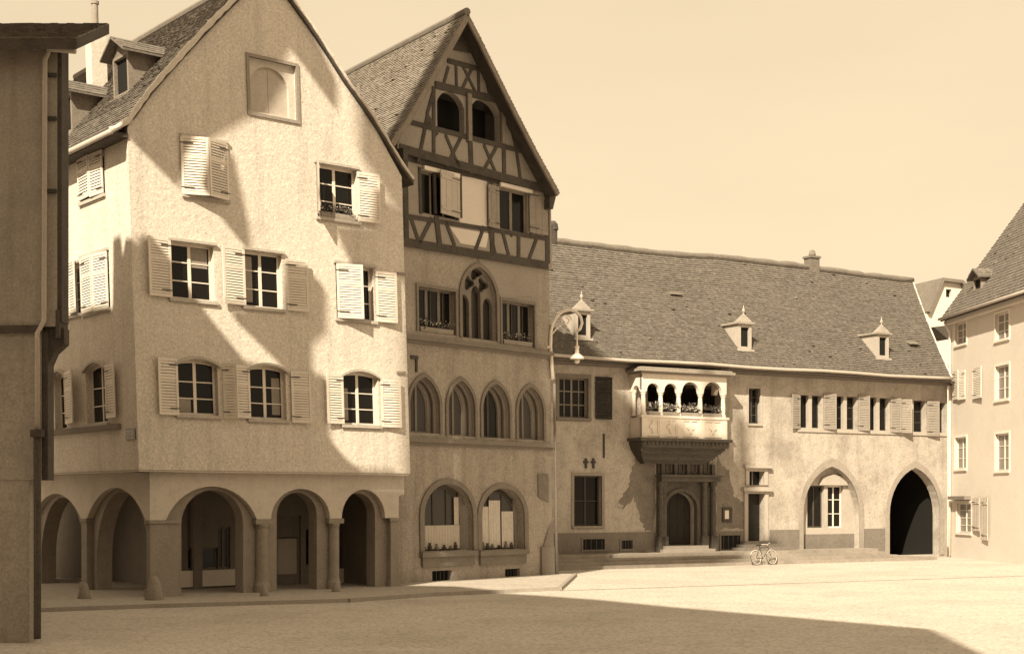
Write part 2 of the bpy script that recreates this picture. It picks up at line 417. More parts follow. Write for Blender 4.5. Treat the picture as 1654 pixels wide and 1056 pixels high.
def flower_box(fr, a0, a1, z, d, label, group, seed, h=.35, box=True, n=160, petals=70):
    base = fr.W((a0 + a1) / 2, z, d); t = thing('flower_box' if box else 'potted_plant', base, label, 'plant', group)
    b = MB()
    if box:
        b.prism(fr, [(a0 + .03, z), (a1 - .03, z), (a1, z + .17), (a0, z + .17)], d - .1, d + .1); b.build('planter', M['stone'], t)
    else:
        b.lathe(base, [(.08, 0), (.11, .16), (.125, .16), (.125, .19)]); b.build('pot', M['stone'], t)
    f = MB(); w = (a1 - a0) / 2
    c = fr.W((a0 + a1) / 2, z + .17 + h * .4, d); e = fr.u * w
    rd = random.Random(seed)
    k = max(2, int(w / .12))
    for i in range(k):
        q = c + fr.u * (w * (2 * (i + .5) / k - 1) * .95) + Z * rd.uniform(-.05, .1); foliage(f, q, (.16, .16, h * .5), n // k, .055, seed * 31 + i)
    f.build('foliage', M['leaf'], t)
    g = MB()
    for i in range(k):
        q = c + fr.u * (w * (2 * (i + .5) / k - 1) * .95) + Z * .06; foliage(g, q, (.17, .17, h * .5), petals // k, .045, seed * 57 + i)
    g.build('blossom', M['petal'], t)
    return t

exec_order = []
# ================================================================== THE SETTING
g = MB(); g.wbox(-400, 400, -400, 900, -.6, 0)
tag(g.build('ground', M['ground']), kind='structure')

# directions of the facades
u1 = Vector((.775, .632, 0)).normalized(); n1 = Vector((u1.y, -u1.x, 0)); nl = -u1
A0 = EYE + ray(242, 968) * 42.6; A0.z = 0
fa = Frame(A0, u1, n1)                        # arcade, front
fal = Frame(A0, n1, nl)                       # arcade, lane side: a runs towards the corner, negative into the lane
K1 = .036; L1 = u1 * K1
ZJ = fa.A(242, 764)[1]
U0 = A0 + n1 * .35 + nl * .5 + L1 * ZJ
fu = Frame(U0, u1, n1, L1)                    # upper storeys, front
ful = Frame(U0, n1, nl, L1)                   # upper storeys, lane side
ZJ = fu.A(223, 758)[1]
AW = fu.A(658, 600)[0]                        # width of the upper front
DEPTH1 = 15.0

# ================================================================== CORNER HOUSE
B1 = thing('corner_house', A0, 'tall cream corner house with round-arched arcade and white louvred shutters, left of the half-timbered gable', 'house')
# verge profile of the gable, (a,z) on the front
vp = [fu.A(*p) for p in ((205, 200), (240, 150), (275, 110), (325, 55), (431, -52), (510, 57), (558, 133), (599, 189), (648, 270))]
zl = vp[0][1]; zr = fu.A(648, 285)[1]
top = [(AW, zr)] + [(a, z - .12) for a, z in reversed(vp[1:-1])] + [(0, zl - .1)]
front_outline = [(0, ZJ), (AW, ZJ)] + top
holes = []; W1 = []
def op(key, x0, x1, yt, yb, rise=0, **kw):
    a0, a1, z0, z1 = fu.rect(x0, x1, yt, yb)
    holes.append(rloop(a0, a1, z0, z1) if not rise else arch(a0, a1, z0, z1 - rise, z1, 8)); W1.append((key, a0, a1, z0, z1, rise, kw))
op('w1', 286, 352, 582, 670, .14); op('w2', 402, 462, 592, 677, .14); op('w3', 553, 611, 602, 686, .14)
op('w4', 275, 346, 394, 484); op('w5', 394, 456, 408, 497); op('w6', 543, 604, 430, 516)
op('w7', 295, 366, 228, 318); op('w8', 512, 577, 270, 354)
a0, a1, z0, z1 = fu.rect(403, 478, 100, 188); holes.append(rloop(a0, a1, z0, z1)); ATT = (a0, a1, z0, z1)
wl = MB(); wl.sheet(fu, front_outline, holes, -.4, 0)
# lane side wall
lholes = []; WL = []
def opl(key, x0, x1, yt, yb, rise=0, **kw):
    a0, a1, z0, z1 = ful.rect(x0, x1, yt, yb)
    lholes.append(rloop(a0, a1, z0, z1) if not rise else arch(a0, a1, z0, z1 - rise, z1, 8)); WL.append((key, a0, a1, z0, z1, rise, kw))
opl('l1', 139, 174, 588, 684, .16); opl('l2', 88, 108, 602, 694, .16)
opl('l3', 100, 130, 430, 510); opl('l4', 134, 177, 412, 502)
opl('l5', 129, 169, 250, 321)
wl.sheet(ful, rloop(-DEPTH1, -.401, ZJ, zl), lholes, -.4, 0)
wl.box(fu, AW - .4, AW - .003, ZJ, zr, -DEPTH1, -.401)                     # party side
wl.prism(fu, [(.4, ZJ), (AW - .4, ZJ)] + [(a, z) for a, z in top][0:], -DEPTH1, -DEPTH1 + .3)
wl.box(fu, .38, AW - .38, ZJ, ZJ + .25, -DEPTH1 + .4, -.39)                # underside of the jetty
WALL1 = wl.build('upper_wall', M['plaster'], B1)
m = MB(); m.box(fu, .02, AW - .02, ZJ - .06, ZJ - .003, -1.0, -.03); m.box(ful, -DEPTH1 + .1, -.04, ZJ - .06, ZJ - .004, -1.2, -.03)
m.build('jetty_soffit', M['arcade'], B1)
# windows of the front
for key, a0, a1, z0, z1, rise, kw in W1:
    if key == 'w7': 
        window(fu, B1, a0, a1, z0, z1, -.2, 2, 2, sill=.06, lintel=.06, sm='sillstone'); continue
    window(fu, B1, a0, a1 , z0, z1, -.2, 2, 3, zs=z1 - rise if rise else None, sill=.08, lintel=.08, sm='sillstone', mull=.1, surround=.0 or None)
# shutters of the front: hinge px x, far px x, top, bottom, angle
def shu(fr, x_h, x_f, yt, yb, ang, mat='shutter', **kw):
    a0, a1, z0, z1 = fr.rect(min(x_h, x_f), max(x_h, x_f), yt, yb)
    ah, w, side = (a1, a1 - a0, -1) if x_f < x_h else (a0, a1 - a0, 1)
    return shutter(fr, B1, ah, w / max(.3, math.cos(R(ang))), z0, z1, side, ang, mat=mat, **kw)
shu(fu, 286, 253, 578, 670, 5); shu(fu, 402, 373, 590, 675, 8); shu(fu, 469, 499, 600, 683, 6)
shu(fu, 360, 374, 588, 676, 50); shu(fu, 553, 525, 604, 684, 5); shu(fu, 614, 644, 613, 690, 6)
shu(fu, 275, 237, 384, 479, 5); shu(fu, 394, 357, 399, 492, 5); shu(fu, 461, 494, 420, 503, 7)
shu(fu, 543, 578, 428, 515, 18); shu(fu, 606, 637, 440, 521, 7)
shu(fu, 576, 609, 281, 360, 8)
a0, a1, z0, z1 = fu.rect(292, 367, 226, 319)
shutter(fu, B1, a0, (a1 - a0) / 2 / math.cos(R(20)), z0, z1, 1, 20, d=.03); shutter(fu, B1, a1, (a1 - a0) / 2 / math.cos(R(20)), z0, z1, -1, 20, d=.03)
a0, a1, z0, z1 = fu.rect(497, 511, 264, 345)
shutter(fu, B1, a1, .62, z0, z1, -1, 62, mat='shutpale', louvre=False)
for key, fx0, fx1, fz0, fz1 in (('w1', .08, .40, .05, .3), ('w4', .55, .92, .6, .95), ('w5', .08, .3, .1, .92), ('w2', .7, .92, .1, .8), ('w3', .08, .25, .08, .7)):
    _, a0, a1, z0, z1, _, _ = [w for w in W1 if w[0] == key][0]
    q = MB(); n = 7; P = []
    for i in range(n + 1): P.append((a0 + (a1 - a0) * (fx0 + (fx1 - fx0) * i / n), -.222 - .0015 * (i % 2)))
    for i in range(n): q.face([fu.W(P[i][0], z0 + (z1 - z0) * fz0, P[i][1]), fu.W(P[i + 1][0], z0 + (z1 - z0) * fz0, P[i + 1][1]), fu.W(P[i + 1][0], z0 + (z1 - z0) * fz1, P[i + 1][1]), fu.W(P[i][0], z0 + (z1 - z0) * fz1, P[i][1])])
    q.build('curtain', M['shutwood'], B1)
# attic hatch with an arched leaf
a0, a1, z0, z1 = ATT
m = MB(); k = .1
m.ring(fu, rloop(a0 - k, a1 + k, z0 - k, z1 + k), rloop(a0, a1, z0, z1), -.05, .05)
hb = m.build('attic_hatch', M['stone'], B1)
m = MB(); hole = arch(a0 + .06, a1 - .22, z0 + .08, z0 + (z1 - z0) * .5, z1 - .18)
m.sheet(fu, rloop(a0, a1, z0, z1), [hole], -.2, -.1); m.build('arched_surround', M['arcade'], hb)
m = MB(); w_ = (a1 - .22 - a0 - .06) / 2; am = a0 + .06 + w_
m.box(fu, a0 + .05, am - .006, z0 + .05, z1 - .1, -.24, -.19); m.box(fu, am + .006, a1 - .2, z0 + .05, z1 - .1, -.24, -.19)
m.build('arched_leaf', M['shutpale'], hb)
# lane side windows
for key, a0, a1, z0, z1, rise, kw in WL:
    window(ful, B1, a0, a1, z0, z1, -.2, 2, 3, zs=z1 - rise if rise else None, sill=.05, lintel=.05, sm='sillstone')
def shl(x_h, x_f, yt, yb, ang, **kw): return shu(ful, x_h, x_f, yt, yb, ang, **kw)
shl(174, 193, 588, 675, 6); shl(108, 133, 600, 684, 12)
shl(134, 155, 414, 506, 4); shl(177, 156, 408, 502, 4); shl(107, 130, 422, 508, 6)
shl(129, 149, 252, 322, 3); shl(169, 149.5, 246, 316, 3)
m = MB(); a0, z0 = ful.A(80, 694); a1, z1 = ful.A(195, 674); m.box(ful, a0, a1, z0 - .2, z0 - .03, -.05, .12); m.build('sill_course', M['trim2'], B1)
# quoin repairs / tie irons: little iron cramps at the right edge
for y in (443, 602):
    m = MB(); a, z = fu.A(652, y); m.box(fu, a - .3, a + .05, z - .04, z + .04, -.02, .06); m.build('wall_cramp', M['stone'], B1)

# ---- roof of the corner house
RD = DEPTH1 + .2
pl = [(vp[0][0] - .55, vp[0][1] - .35)] + vp[0:5]; pr = [(vp[8][0] + .42, vp[8][1] - .42)] + list(reversed(vp[4:9]))
def prof_fn(fr, prof, d0, d1):
    P0 = [Vector((a, z, 0)) for a, z in prof]
    def fn(s, t):
        p = poly_at(P0, t); return fr.W(p.x, p.y, d0 + (d1 - d0) * s)
    return fn
fL = prof_fn(fu, pl, -RD, .12); fR = prof_fn(fu, pr, .12, -RD)
m = MB(); slab(m, fL, .14, 6, 8); slab(m, fR, .14, 6, 8); RF1 = m.build('roof', M['timber'], B1)
m = MB(); tiles(m, fL, 84, 62, .04); tiles(m, fR, 84, 62, .04); m.build('roof_tiles', M['tile'], RF1)
m = MB()
for prof in (pl, pr):
    pts = [fu.W(a, z + .06, .1) for a, z in prof]
    fine = [poly_at(pts, k / 40) + Z * random.uniform(-.02, .02) for k in range(41)]
    m.tube(fine, [random.uniform(.07, .1) * (1 if prof is pl else .7) for _ in fine], 8)
m.build('verge_mortar', M['mortar'], RF1, smooth=True)
# gutter and boxed eave on the lane side
m = MB(); p0 = fu.W(pl[0][0] - .05, pl[0][1] - .02, -RD); p1 = fu.W(pl[0][0] - .05, pl[0][1] - .02, .2); m.tube([p0, p1], .085, 10); m.build('gutter', M['lead'], B1, smooth=True)
m = MB(); m.box(fu, pl[0][0] + .08, .0, zl - .42, zl - .3, -RD, .05); m.build('eave_board', M['timber'], B1)
m = MB(); m.tube([fu.W(.0 + vp[4][0], vp[4][1] + .05, .1), fu.W(vp[4][0], vp[4][1] + .05, -RD)], .13, 8); m.build('ridge_tiles', M['tile2'], RF1)

def dormer(fr, par, a, z, d, w, h, back, roofk='gable', wm='white', rm='tile', om='insidedark', over=.18, finial=False, jamb=.1):
    """a small roof window standing at (a,z,d), its front facing fr.n"""
    b = MB(); j = jamb; a0, a1 = a - w / 2, a + w / 2
    b.sheet(fr, rloop(a0, a1, z, z + h), [rloop(a0 + j, a1 - j, z + .14, z + h - j)], d - .12, d)
    b.prism(fr, rloop(a0, a0 + .06, z, z + h), d - back, d - .121); b.prism(fr, rloop(a1 - .06, a1, z, z + h), d - back, d - .121)
    o = b.build('dormer', M[wm], par)
    q = MB(); q.box(fr, a0 + j - .02, a1 - j + .02, z + .1, z + h - j + .03, d - .2, d - .125); q.build('pane', M['glass'] if om == 'glass' else M[om], o)
    q = MB(); q.box(fr, a0 - .1, a1 + .1, z - .1, z, d - .3, d + .1); q.build('sill', M[wm], o)
    r = MB(); e0, e1 = a0 - over, a1 + over; am = (a0 + a1) / 2; rise = w * .45
    if roofk == 'gable':
        for s0, s1 in (((e0, z + h - .02), (am, z + h + rise)), ((e1, z + h - .02), (am, z + h + rise))):
            fn = lambda s, t, s0=s0, s1=s1: fr.W(s0[0] + (s1[0] - s0[0]) * t, s0[1] + (s1[1] - s0[1]) * t, d + over - (back + over) * s)
            slab(r, fn, .07, 1, 1); tiles(r, fn, max(4, int(back / .2)), max(3, int(w / .28)), .025)
        r.prism(fr, [(a0, z + h), (a1, z + h), (am, z + h + rise - .07)], d - .1, d - .004)
    elif roofk == 'hood':
        r.prism(fr, [(e0, z + h), (e1, z + h), (e1, z + h + .09), (e0, z + h + .09)], d - back, d + over)
        P = [fr.W(e0 + .1, z + h + .09, d + over - .05), fr.W(e1 - .1, z + h + .09, d + over - .05), fr.W(e1 - .1, z + h + .09, d - w * .45), fr.W(e0 + .1, z + h + .09, d - w * .45)]
        ap = fr.W(am, z + h + .09 + rise * 1.3, d - w * .15)
        for k in range(4): r.face([P[k], P[(k + 1) % 4], ap])
    r.build('dormer_roof', M[rm], o)
    if finial:
        q = MB(); c = fr.W(am, z + h + rise * 1.2 + .0, d - w * .15); q.lathe(c, [(.05, 0), (.03, .12), (.07, .2), (.075, .26), (.03, .34), (.012, .5)], 10); q.build('finial', M[wm], o)
    return o
def on_plane(P0, nrm, px, py):
    r = ray(px, py); t = (P0 - EYE).dot(nrm) / r.dot(nrm); return EYE + r * t
# dormers on the lane slope
e0_, e1_ = fL(0, .0), fL(1, .0); tt = fL(0, .55); nn = (e1_ - e0_).cross(fL(1, .75) - fL(1, .2)).normalized()
for (px, py, w, h) in ((196, 156, 1.15, 1.35), (106, 218, 1.15, 1.35)):
    P = on_plane(fL(1, .45), nn, px, py)
    q = P - ful.O + ful.L * P.z; a = ful.u.dot(q); d = ful.n.dot(q)
    dormer(ful, RF1, a, P.z - .05, d, w, h, 2.6, wm='timberpale', over=.3)
# chimney
for (px, yb, w, h) in ((160, 128, .55, 2.1),):
    P = on_plane(fL(1, .6), nn, px, yb + 20)
    q = P - fu.O + fu.L * P.z; a = fu.u.dot(q); d = fu.n.dot(q)
    m = MB(); m.box(fu, a - w / 2, a + w / 2, P.z - 1, P.z + h, d - w * .7, d + w * .2); m.box(fu, a - w / 2 - .06, a + w / 2 + .06, P.z + h, P.z + h + .12, d - w * .7 - .06, d + w * .2 + .06)
    c = m.build('chimney', M['mortar'], RF1)
    m = MB(); m.lathe(fu.W(a, P.z + h + .12, d - w * .3), [(.13, 0), (.11, .8), (.14, .8), (.14, .9)], 12); m.build('chimney_pot', M['stone'], c)

# ---- arcade
ZC = fa.A(330, 764)[1] + .02
def zfa(x, y, d=0): return fa.A(x, y, d)[1]
ARC = [(268, 415, 785, 836), (438, 533, 789, 837), (552, 622, 790, 836)]
WA = fa.A(641, 850)[0] + .08
zs = zfa(427, 838)
oh = []; 
xs = []
for x0, x1, yt, yb in ARC:
    a0, a1, _, z1 = fa.rect(x0, x1, yt, yb); xs.append((a0, a1, z1))
ol = [(0, zs)]
for a0, a1, z1 in xs:
    lp = arch(a0, a1, zs - 1, zs, z1, 16)[2:]; ol += list(reversed(lp))
ol += [(WA, zs), (WA, zs + .75), (WA + .22, zs + .8), (WA + .22, ZC), (0, ZC)]
m = MB(); m.sheet(fa, ol, [], -.22, 0)
# lane side arches
al = []
for x0, x1, yt, yb in ((140, 235, 787, 838), (52, 131, 797, 842)):
    a0, a1, _, z1 = fal.rect(x0, x1, yt, yb); al.append((a0, a1, z1))
LZ = zs
ol = [(-.221, LZ)]
for a0, a1, z1 in al:
    lp = arch(a0, a1, LZ - 1, LZ, z1, 16)[2:]; ol += lp
aend = al[1][0] - .5; 
for k in range(1): ol += [(aend, LZ), (-DEPTH1, LZ), (-DEPTH1, ZC), (-.221, ZC)]
m.sheet(fal, ol, [], -.22, 0)
m.build('arcade_wall', M['arcade'], B1)
# stone inner arches
RING = [(293, 393, 791, 838), (447, 512, 795, 837), (548, 606, 796, 836)]
m = MB(); hs = []
for x0, x1, yt, yb in RING:
    a0, a1, _, z1 = fa.rect(x0, x1, yt, yb, -.22); hs.append(arch(a0, a1, .0, z1 - (a1 - a0) / 2 * .98, z1, 16))
m.sheet(fa, rloop(.3, WA - .1, -.0, ZC), hs, -.75, -.225)
hl = []
for a0, a1, z1 in al: hl.append(arch(a0 + .28, a1 - .25, .0, z1 - (a1 - a0) / 2, z1 - .12, 16))
m.sheet(fal, rloop(-DEPTH1, -.3, 0, ZC), hl, -.75, -.226)
m.build('inner_arches', M['stone'], B1)
# piers
def pier(fr, a0, a1, d0, d1, mat='stone'):
    m = MB(); m.box(fr, a0, a1, .0, zs - .1, d0, d1); m.box(fr, a0 - .05, a1 + .05, zs - .1, zs - .002, d0, d1 + .05)
    m.box(fr, a0 - .04, a1 + .04, 0, .35, d0, d1 + .06); return m.build('pier', M[mat], B1)
pier(fa, .02, xs[0][0] + .42, -.22, -.01); 
for c0, c1 in ((xs[0][1], xs[1][0]), (xs[1][1], xs[2][0])):
    m = MB(); c = fa.W((c0 + c1) / 2, 0, -.14); r_ = (c1 - c0) / 2 * .82
    m.lathe(c, [(r_ * 1.25, 0), (r_ * 1.25, .32), (r_ * 1.05, .42), (r_, .5), (r_ * .92, zs - .3), (r_ * 1.1, zs - .22), (r_ * 1.1, zs - .16)], 16); m.box(fa, c0 - .06, c1 + .06, zs - .16, zs - .002, -.3, .05); m.build('column', M['stone'], B1)
pier(fa, WA - .32, WA, -.22, -.01)
pier(fal, al[0][1] + .03, -.23, -.22, -.012); pier(fal, al[1][1], al[0][0] - .02, -.22, -.01); pier(fal, al[1][0] - .6, al[1][0] - .02, -.22, -.01)
# the gallery behind: shop fronts
m = MB(); hs = []
BD = -3.1
def bh(x0, x1, yt, yb): 
    r = fa.rect(x0, x1, yt, yb, BD); hs.append(rloop(*r)); return r
s1_ = bh(303, 352, 884, 919); s2_ = bh(446, 486, 832, 950); s3_ = bh(494, 512, 852, 914); s4_ = bh(549, 583, 836, 916); s5_ = bh(352, 372, 850, 918)
m.sheet(fa, rloop(2.9, WA + .1, -.02, ZC + .1), hs, BD - .3, BD)
m.box(fal, -DEPTH1, -2.9, -.02, ZC + .1, -3.2, -2.9)
m.box(fa, .1, WA, ZC - .06, ZC + .04, -6, -.3)
m.box(fa, WA - .3, WA - .05, 0, ZC, -DEPTH1, -.76)
SH = m.build('gallery_wall', M['inside'], B1)
for r in (s1_, s3_, s4_, s5_): window(fa, B1, *r[:2], *r[2:], BD - .1, 2, 1, fm='trim2', name='shop_window')
m = MB(); a0, a1, z0, z1 = s2_; m.ring(fa, rloop(a0, a1, z0, z1), rloop(a0 + .1, a1 - .1, z0 + .5, z1 - .75), BD - .15, BD - .08); m.box(fa, a0 + .1, a1 - .1, z1 - .75, z1 - .66, BD - .13, BD - .07)
dr = m.build('shop_door', M['trim2'], B1)
m = MB(); m.box(fa, a0 + .05, a1 - .05, z0 + .45, z1 - .8, BD - .14, BD - .11); m.build('door_curtain', M['shutpale'], dr)
m = MB(); m.box(fa, a0 + .05, a1 - .05, z1 - .7, z1 - .05, BD - .14, BD - .11); m.build('pane', M['glass'], dr)
for x0, x1, yt, yb in ((290, 392, 920, 946), (546, 594, 917, 940)):
    m = MB(); a0, a1, z0, z1 = fa.rect(x0, x1, yt, yb, BD + .1); m.box(fa, a0, a1, z0, z1, BD + .005, BD + .12)
    m.build('shopfront_panel', M['white'], B1)

# guard stones
for i, (px, py, s, lab) in enumerate(((249, 968, .85, 'large worn guard stone at the foot of the arcade corner pier'), (427, 962, .42, 'small guard stone at the pier between the wide arch and the middle arch'), (543, 955, .42, 'small guard stone at the pier between the two narrower arches'), (136, 966, .6, 'low guard stone between the two arches on the dark lane side'))):
    P = ground(px, py, .1); m = MB(); m.lathe(P, [(.34 * s, -.1), (.33 * s, .05), (.27 * s, .3 * s), (.2 * s, .62 * s), (.12 * s, .78 * s), (.02, .82 * s)], 12)
    tag(m.build('guard_stone', M['stone'], None, loc=P, smooth=True), lab, 'guard stone', 'guard stones at the arcade piers')

# street name plate on the lane side
a0, a1, z0, z1 = ful.rect(204.5, 219.5, 692, 710); P = ful.W((a0 + a1) / 2, z0, 0); t = thing('street_sign', P, 'small dark enamel street name plate near the corner of the cream house', 'sign')
m = MB(); m.box(ful, a0, a1, z0, z1, .005, .03); m.build('plate', M['enamel'], t)
m = MB(); rd = random.Random(3); 
for row, (zz, n) in enumerate(((.66, 5), (.38, 5), (.1, 4))):
    H = (z1 - z0); w = (a1 - a0) * .8 / 5; zb = z0 + H * zz; hh = H * .19
    for k in range(n):
        c0 = a0 + (a1 - a0) * .1 + w * k + (0 if n == 5 else w * .5)
        m.box(ful, c0, c0 + w * .2, zb, zb + hh, .03, .034)
        if rd.random() < .7: m.box(ful, c0 + w * .2, c0 + w * .7, zb + hh * .8, zb + hh, .03, .0335)
        if rd.random() < .7: m.box(ful, c0 + w * .2, c0 + w * .7, zb, zb + hh * .2, .03, .0335)
        if rd.random() < .5: m.box(ful, c0 + w * .5, c0 + w * .7, zb, zb + hh, .03, .0338)
m.build('lettering', M['white'], t)

# ================================================================== HALF-TIMBERED HOUSE
O2 = ground(893, 931); u2 = Vector((.669, .743, 0)).normalized(); n2 = Vector((u2.y, -u2.x, 0)); K2 = .02
f2 = Frame(O2, u2, n2, u2 * K2)
B2 = thing('gabled_house', O2, 'tall narrow brown house with a half-timbered gable above pointed stone windows', 'house')
aL2 = f2.A(612, 800)[0]; aR2 = 0.0
zT = f2.A(760, 412)[1]          # underside of the timber storey
def z2(x, y, d=0): return f2.A(x, y, d)[1]
H2 = []
def o2(x0, x1, yt, yb, ys=None, kind='rect', d=0):
    a0, a1, z0, z1 = f2.rect(x0, x1, yt, yb, d)
    if kind == 'rect': lp = rloop(a0, a1, z0, z1); zz = z1
    else:
        zz = f2.A((x0 + x1) / 2, ys, d)[1]; lp = (gothic if kind == 'gothic' else arch)(a0, a1, z0, zz, z1)
    H2.append(lp); return a0, a1, z0, z1, zz
GF = [o2(684, 763, 781, 889, 832, 'round'), o2(777, 846, 788, 887, 832, 'round')]
PT = [o2(661, 709, 609, 699, 655, 'gothic'), o2(723, 766, 615, 704, 658, 'gothic'), o2(779, 822, 620, 707, 662, 'gothic'), o2(836, 877, 625, 710, 666, 'gothic')]
TR = [o2(675, 735, 467, 538), o2(810, 862, 489, 558)]
GC = o2(745, 801, 432, 548, 482, 'gothic')
VN = [o2(698, 730, 921, 944), o2(816, 840, 918, 940)]
m = MB(); m.sheet(f2, rloop(aL2, 0, 0, zT), H2, -.45, 0)
m.box(f2, -.4, -.002, 0, zT, -14, -.451); m.box(f2, aL2, aL2 + .4, 0, zT, -14, -.451)
m.build('stone_wall', M['render2'], B2)
m = MB(); m.box(f2, -.75, .02, .0, 1.2, .0, .1); m.prism(f2, [(-.6, 1.2), (.02, 1.2), (.02, 2.3), (-.35, 1.75)], .0, .06); m.box(f2, -.02, .3, 0, 1.0, -.5, .05); m.build('corner_buttress', M['trim2'], B2)
m = MB(); a, z = f2.A(868, 765); m.prism(f2, [(a, z), (a, z - .9), (a + .6, z - 1.1), (a + .62, z)], .0, .05); m.build('wall_patch', M['plinth3'], B2)
# shop windows with displays; pale folds stand in for reflections of the sunlit square
for i, (a0, a1, z0, z1, zz) in enumerate(GF):
    aw = a1 - (.42 if i == 0 else .28)
    window(f2, B2, a0 + .02, aw, z0, z1 - .12, -.25, 3, 1, zs=zz - .1, kind='round', fm='timber', gm='leadglass', name='shop_window', fw=.05, bw=.045, sm='trim2')
    q = MB(); q.ring(f2, arch(a0 - .22, a1 + .22, z0, zz, z1 + .2)[1:], arch(a0, a1, z0, zz, z1)[1:], -.02, .06, closed=False); q.build('arch_moulding', M['trim2'], B2)
    q = MB(); q.box(f2, aw, a1 + .05, z0, z1, -.42, -.3); q.build('splayed_jamb', M['trim2'], B2)
    s_ = MB(); s_.box(f2, a0 - .25, a1 + .1, z0 - .2, z0 - .02, -.1, .2); s_.box(f2, a0 - .15, a1 + .02, z0 - .55, z0 - .201, -.1, .1); s_.build('sill', M['trim2'], B2)
    c = MB(); W_ = aw - a0; Hh = z1 - z0
    if i == 0: parts = [(.03, .97, .03, .38), (.84, .97, .385, .8)]
    else: parts = [(.03, .30, .03, .70), (.31, .62, .03, .80), (.64, .97, .03, .62)]
    for k, (x0, x1, y0, y1) in enumerate(parts): 
        nf = max(3, int((x1 - x0) * 30))
        for q in range(nf):
            p0_, p1_ = a0 + W_ * (x0 + (x1 - x0) * q / nf), a0 + W_ * (x0 + (x1 - x0) * (q + 1) / nf); e0_, e1_ = (-.235, -.205) if q % 2 else (-.205, -.235)
            dz_ = 0
            c.face([f2.W(p0_, z0 + Hh * y0, e0_), f2.W(p1_, z0 + Hh * y0, e1_), f2.W(p1_, z0 + Hh * y1 + dz_, e1_), f2.W(p0_, z0 + Hh * y1 + dz_, e0_)])
    c.build('glare_folds', M['shutpale' if i == 0 else 'paleglare'], B2)
    for k in range(6):
        v = MB(); a = a0 + W_ * (.1 + .15 * k + .03 * math.sin(k * 5 + i)); hh = .12 + .13 * ((k * 7 + i * 3) % 4) / 3
        v.lathe(f2.W(a, z0 + .05, -.16), [(.05, 0), (.08, hh * .4), (.03, hh * .8), (.045, hh)], 8); v.build('display_vase', M['timber' if k % 2 else 'trim2'], B2)
for a0, a1, z0, z1, zz in VN:
    m = MB(); n = 5
    for k in range(n): a = a0 + (a1 - a0) * (k + .5) / n; m.box(f2, a - .015, a + .015, z0, z1, -.12, -.09)
    q = m.build('cellar_grille', M['iron'], B2); m = MB(); m.box(f2, a0, a1, z0, z1, -.3, -.25); m.build('cellar_void', M['insidedark'], q)
# pointed windows
for i, (a0, a1, z0, z1, zz) in enumerate(PT):
    aw0, aw1 = (a0 + .04, a1 - .34)
    hh = .16
    window(f2, B2, aw0, aw1, z0, z1 - hh, -.28, 2, 1, zs=zz - .1, kind='gothic', fm='trim2' if i != 2 else 'timber', gm='leadglass' if i != 2 else 'glass', name='pointed_window', bw=.05)
    # stepped orders of the reveal
    q = MB(); q.ring(f2, gothic(a0 - .13, a1 + .13, z0, zz, z1 + .16)[1:], gothic(a0, a1, z0, zz, z1)[1:], -.03, .06, closed=False)
    q.ring(f2, gothic(a0 + .0, a1 - .0, z0, zz, z1)[1:], gothic(a0 + .05, a1 - .17, z0, zz - .03, z1 - .1)[1:], -.2, -.12, closed=False)
    q.ring(f2, gothic(a0 + .02, a1 - .1, z0, zz, z1 - .02)[1:], gothic(a0 + .07, a1 - .36, z0, zz - .05, z1 - .17)[1:], -.34, -.26, closed=False); q.build('pointed_surround', M['trim2'], B2)
m = MB()
def band(mb, fr, x0, x1, y0, hh, d, dn=0): 
    z = fr.A((x0 + x1) / 2, y0)[1]; a0 = fr.A(x0, y0)[0]; a1 = fr.A(x1, y0)[0]; mb.box(fr, a0, a1, z - hh / 2, z + hh / 2, dn, d)
z = z2(770, 711); m.box(f2, aL2, 0.03, z - .16, z + .0, -.03, .16); m.box(f2, aL2, .02, z - .26, z - .161, -.02, .08)
z = z2(770, 555); m.box(f2, aL2, 0.04, z - .14, z, -.03, .2); m.box(f2, aL2, .02, z - .24, z - .141, -.02, .11)
m.build('string_course', M['trim2'], B2)
# three-light windows
for a0, a1, z0, z1, zz in TR:
    w_ = window(f2, B2, a0, a1, z0, z1, -.22, 3, 1, fm='trim2', bw=.13, fw=.06, mull=.13, surround=.1, sm='trim2', pr=.06, name='three_light_window')
    c = MB()
    for k in range(3): aa = a0 + (a1 - a0) * (k + .32) / 3; c.box(f2, aa - .02, aa + .02, z0, z1, -.25, -.215)
    c.build('casement_bar', M['timber'], w_)
a0, a1, z0, z1, zz = GC
m = MB(); m.ring(f2, gothic(a0 - .14, a1 + .14, z0, zz, z1 + .18)[1:], gothic(a0, a1, z0, zz, z1)[1:], -.03, .07, closed=False)
gw = m.build('tracery_window', M['trim2'], B2)
m = MB(); w = (a1 - a0)
hs = []
for k in range(3):
    x0 = a0 + w * (k + .1) / 3; x1 = a0 + w * (k + .9) / 3; ht = zz + (.35 if k == 1 else -.05); hs.append(gothic(x0, x1, z0 + .05, ht - .2, ht + .15, 6))
mm = (a0 + a1) / 2
for cx, cz, rr in ((mm - w * .2, zz + .55, w * .13), (mm + w * .2, zz + .55, w * .13), (mm, zz + 1.0, w * .15)):
    hs.append([(cx + rr * (1 + .28 * math.cos(3 * q)) * math.cos(q), cz + rr * (1 + .28 * math.cos(3 * q)) * math.sin(q)) for q in [2 * math.pi * k / 18 for k in range(18)]])
m.sheet(f2, gothic(a0, a1, z0, zz, z1), hs, -.3, -.15); m.build('tracery', M['trim2'], gw)
m = MB(); m.prism(f2, gothic(a0, a1, z0, zz, z1), -.4, -.34); m.build('pane', M['leadglass'], gw)
# sunlit spot right of the tracery window, laid on as a plaster shape
m = MB(); P = [f2.A(*p) for p in ((766, 412), (866, 430), (866, 478), (808, 482), (800, 460))]; m.prism(f2, P, .0, .022); m.build('sun_patch', M['infill'], B2)

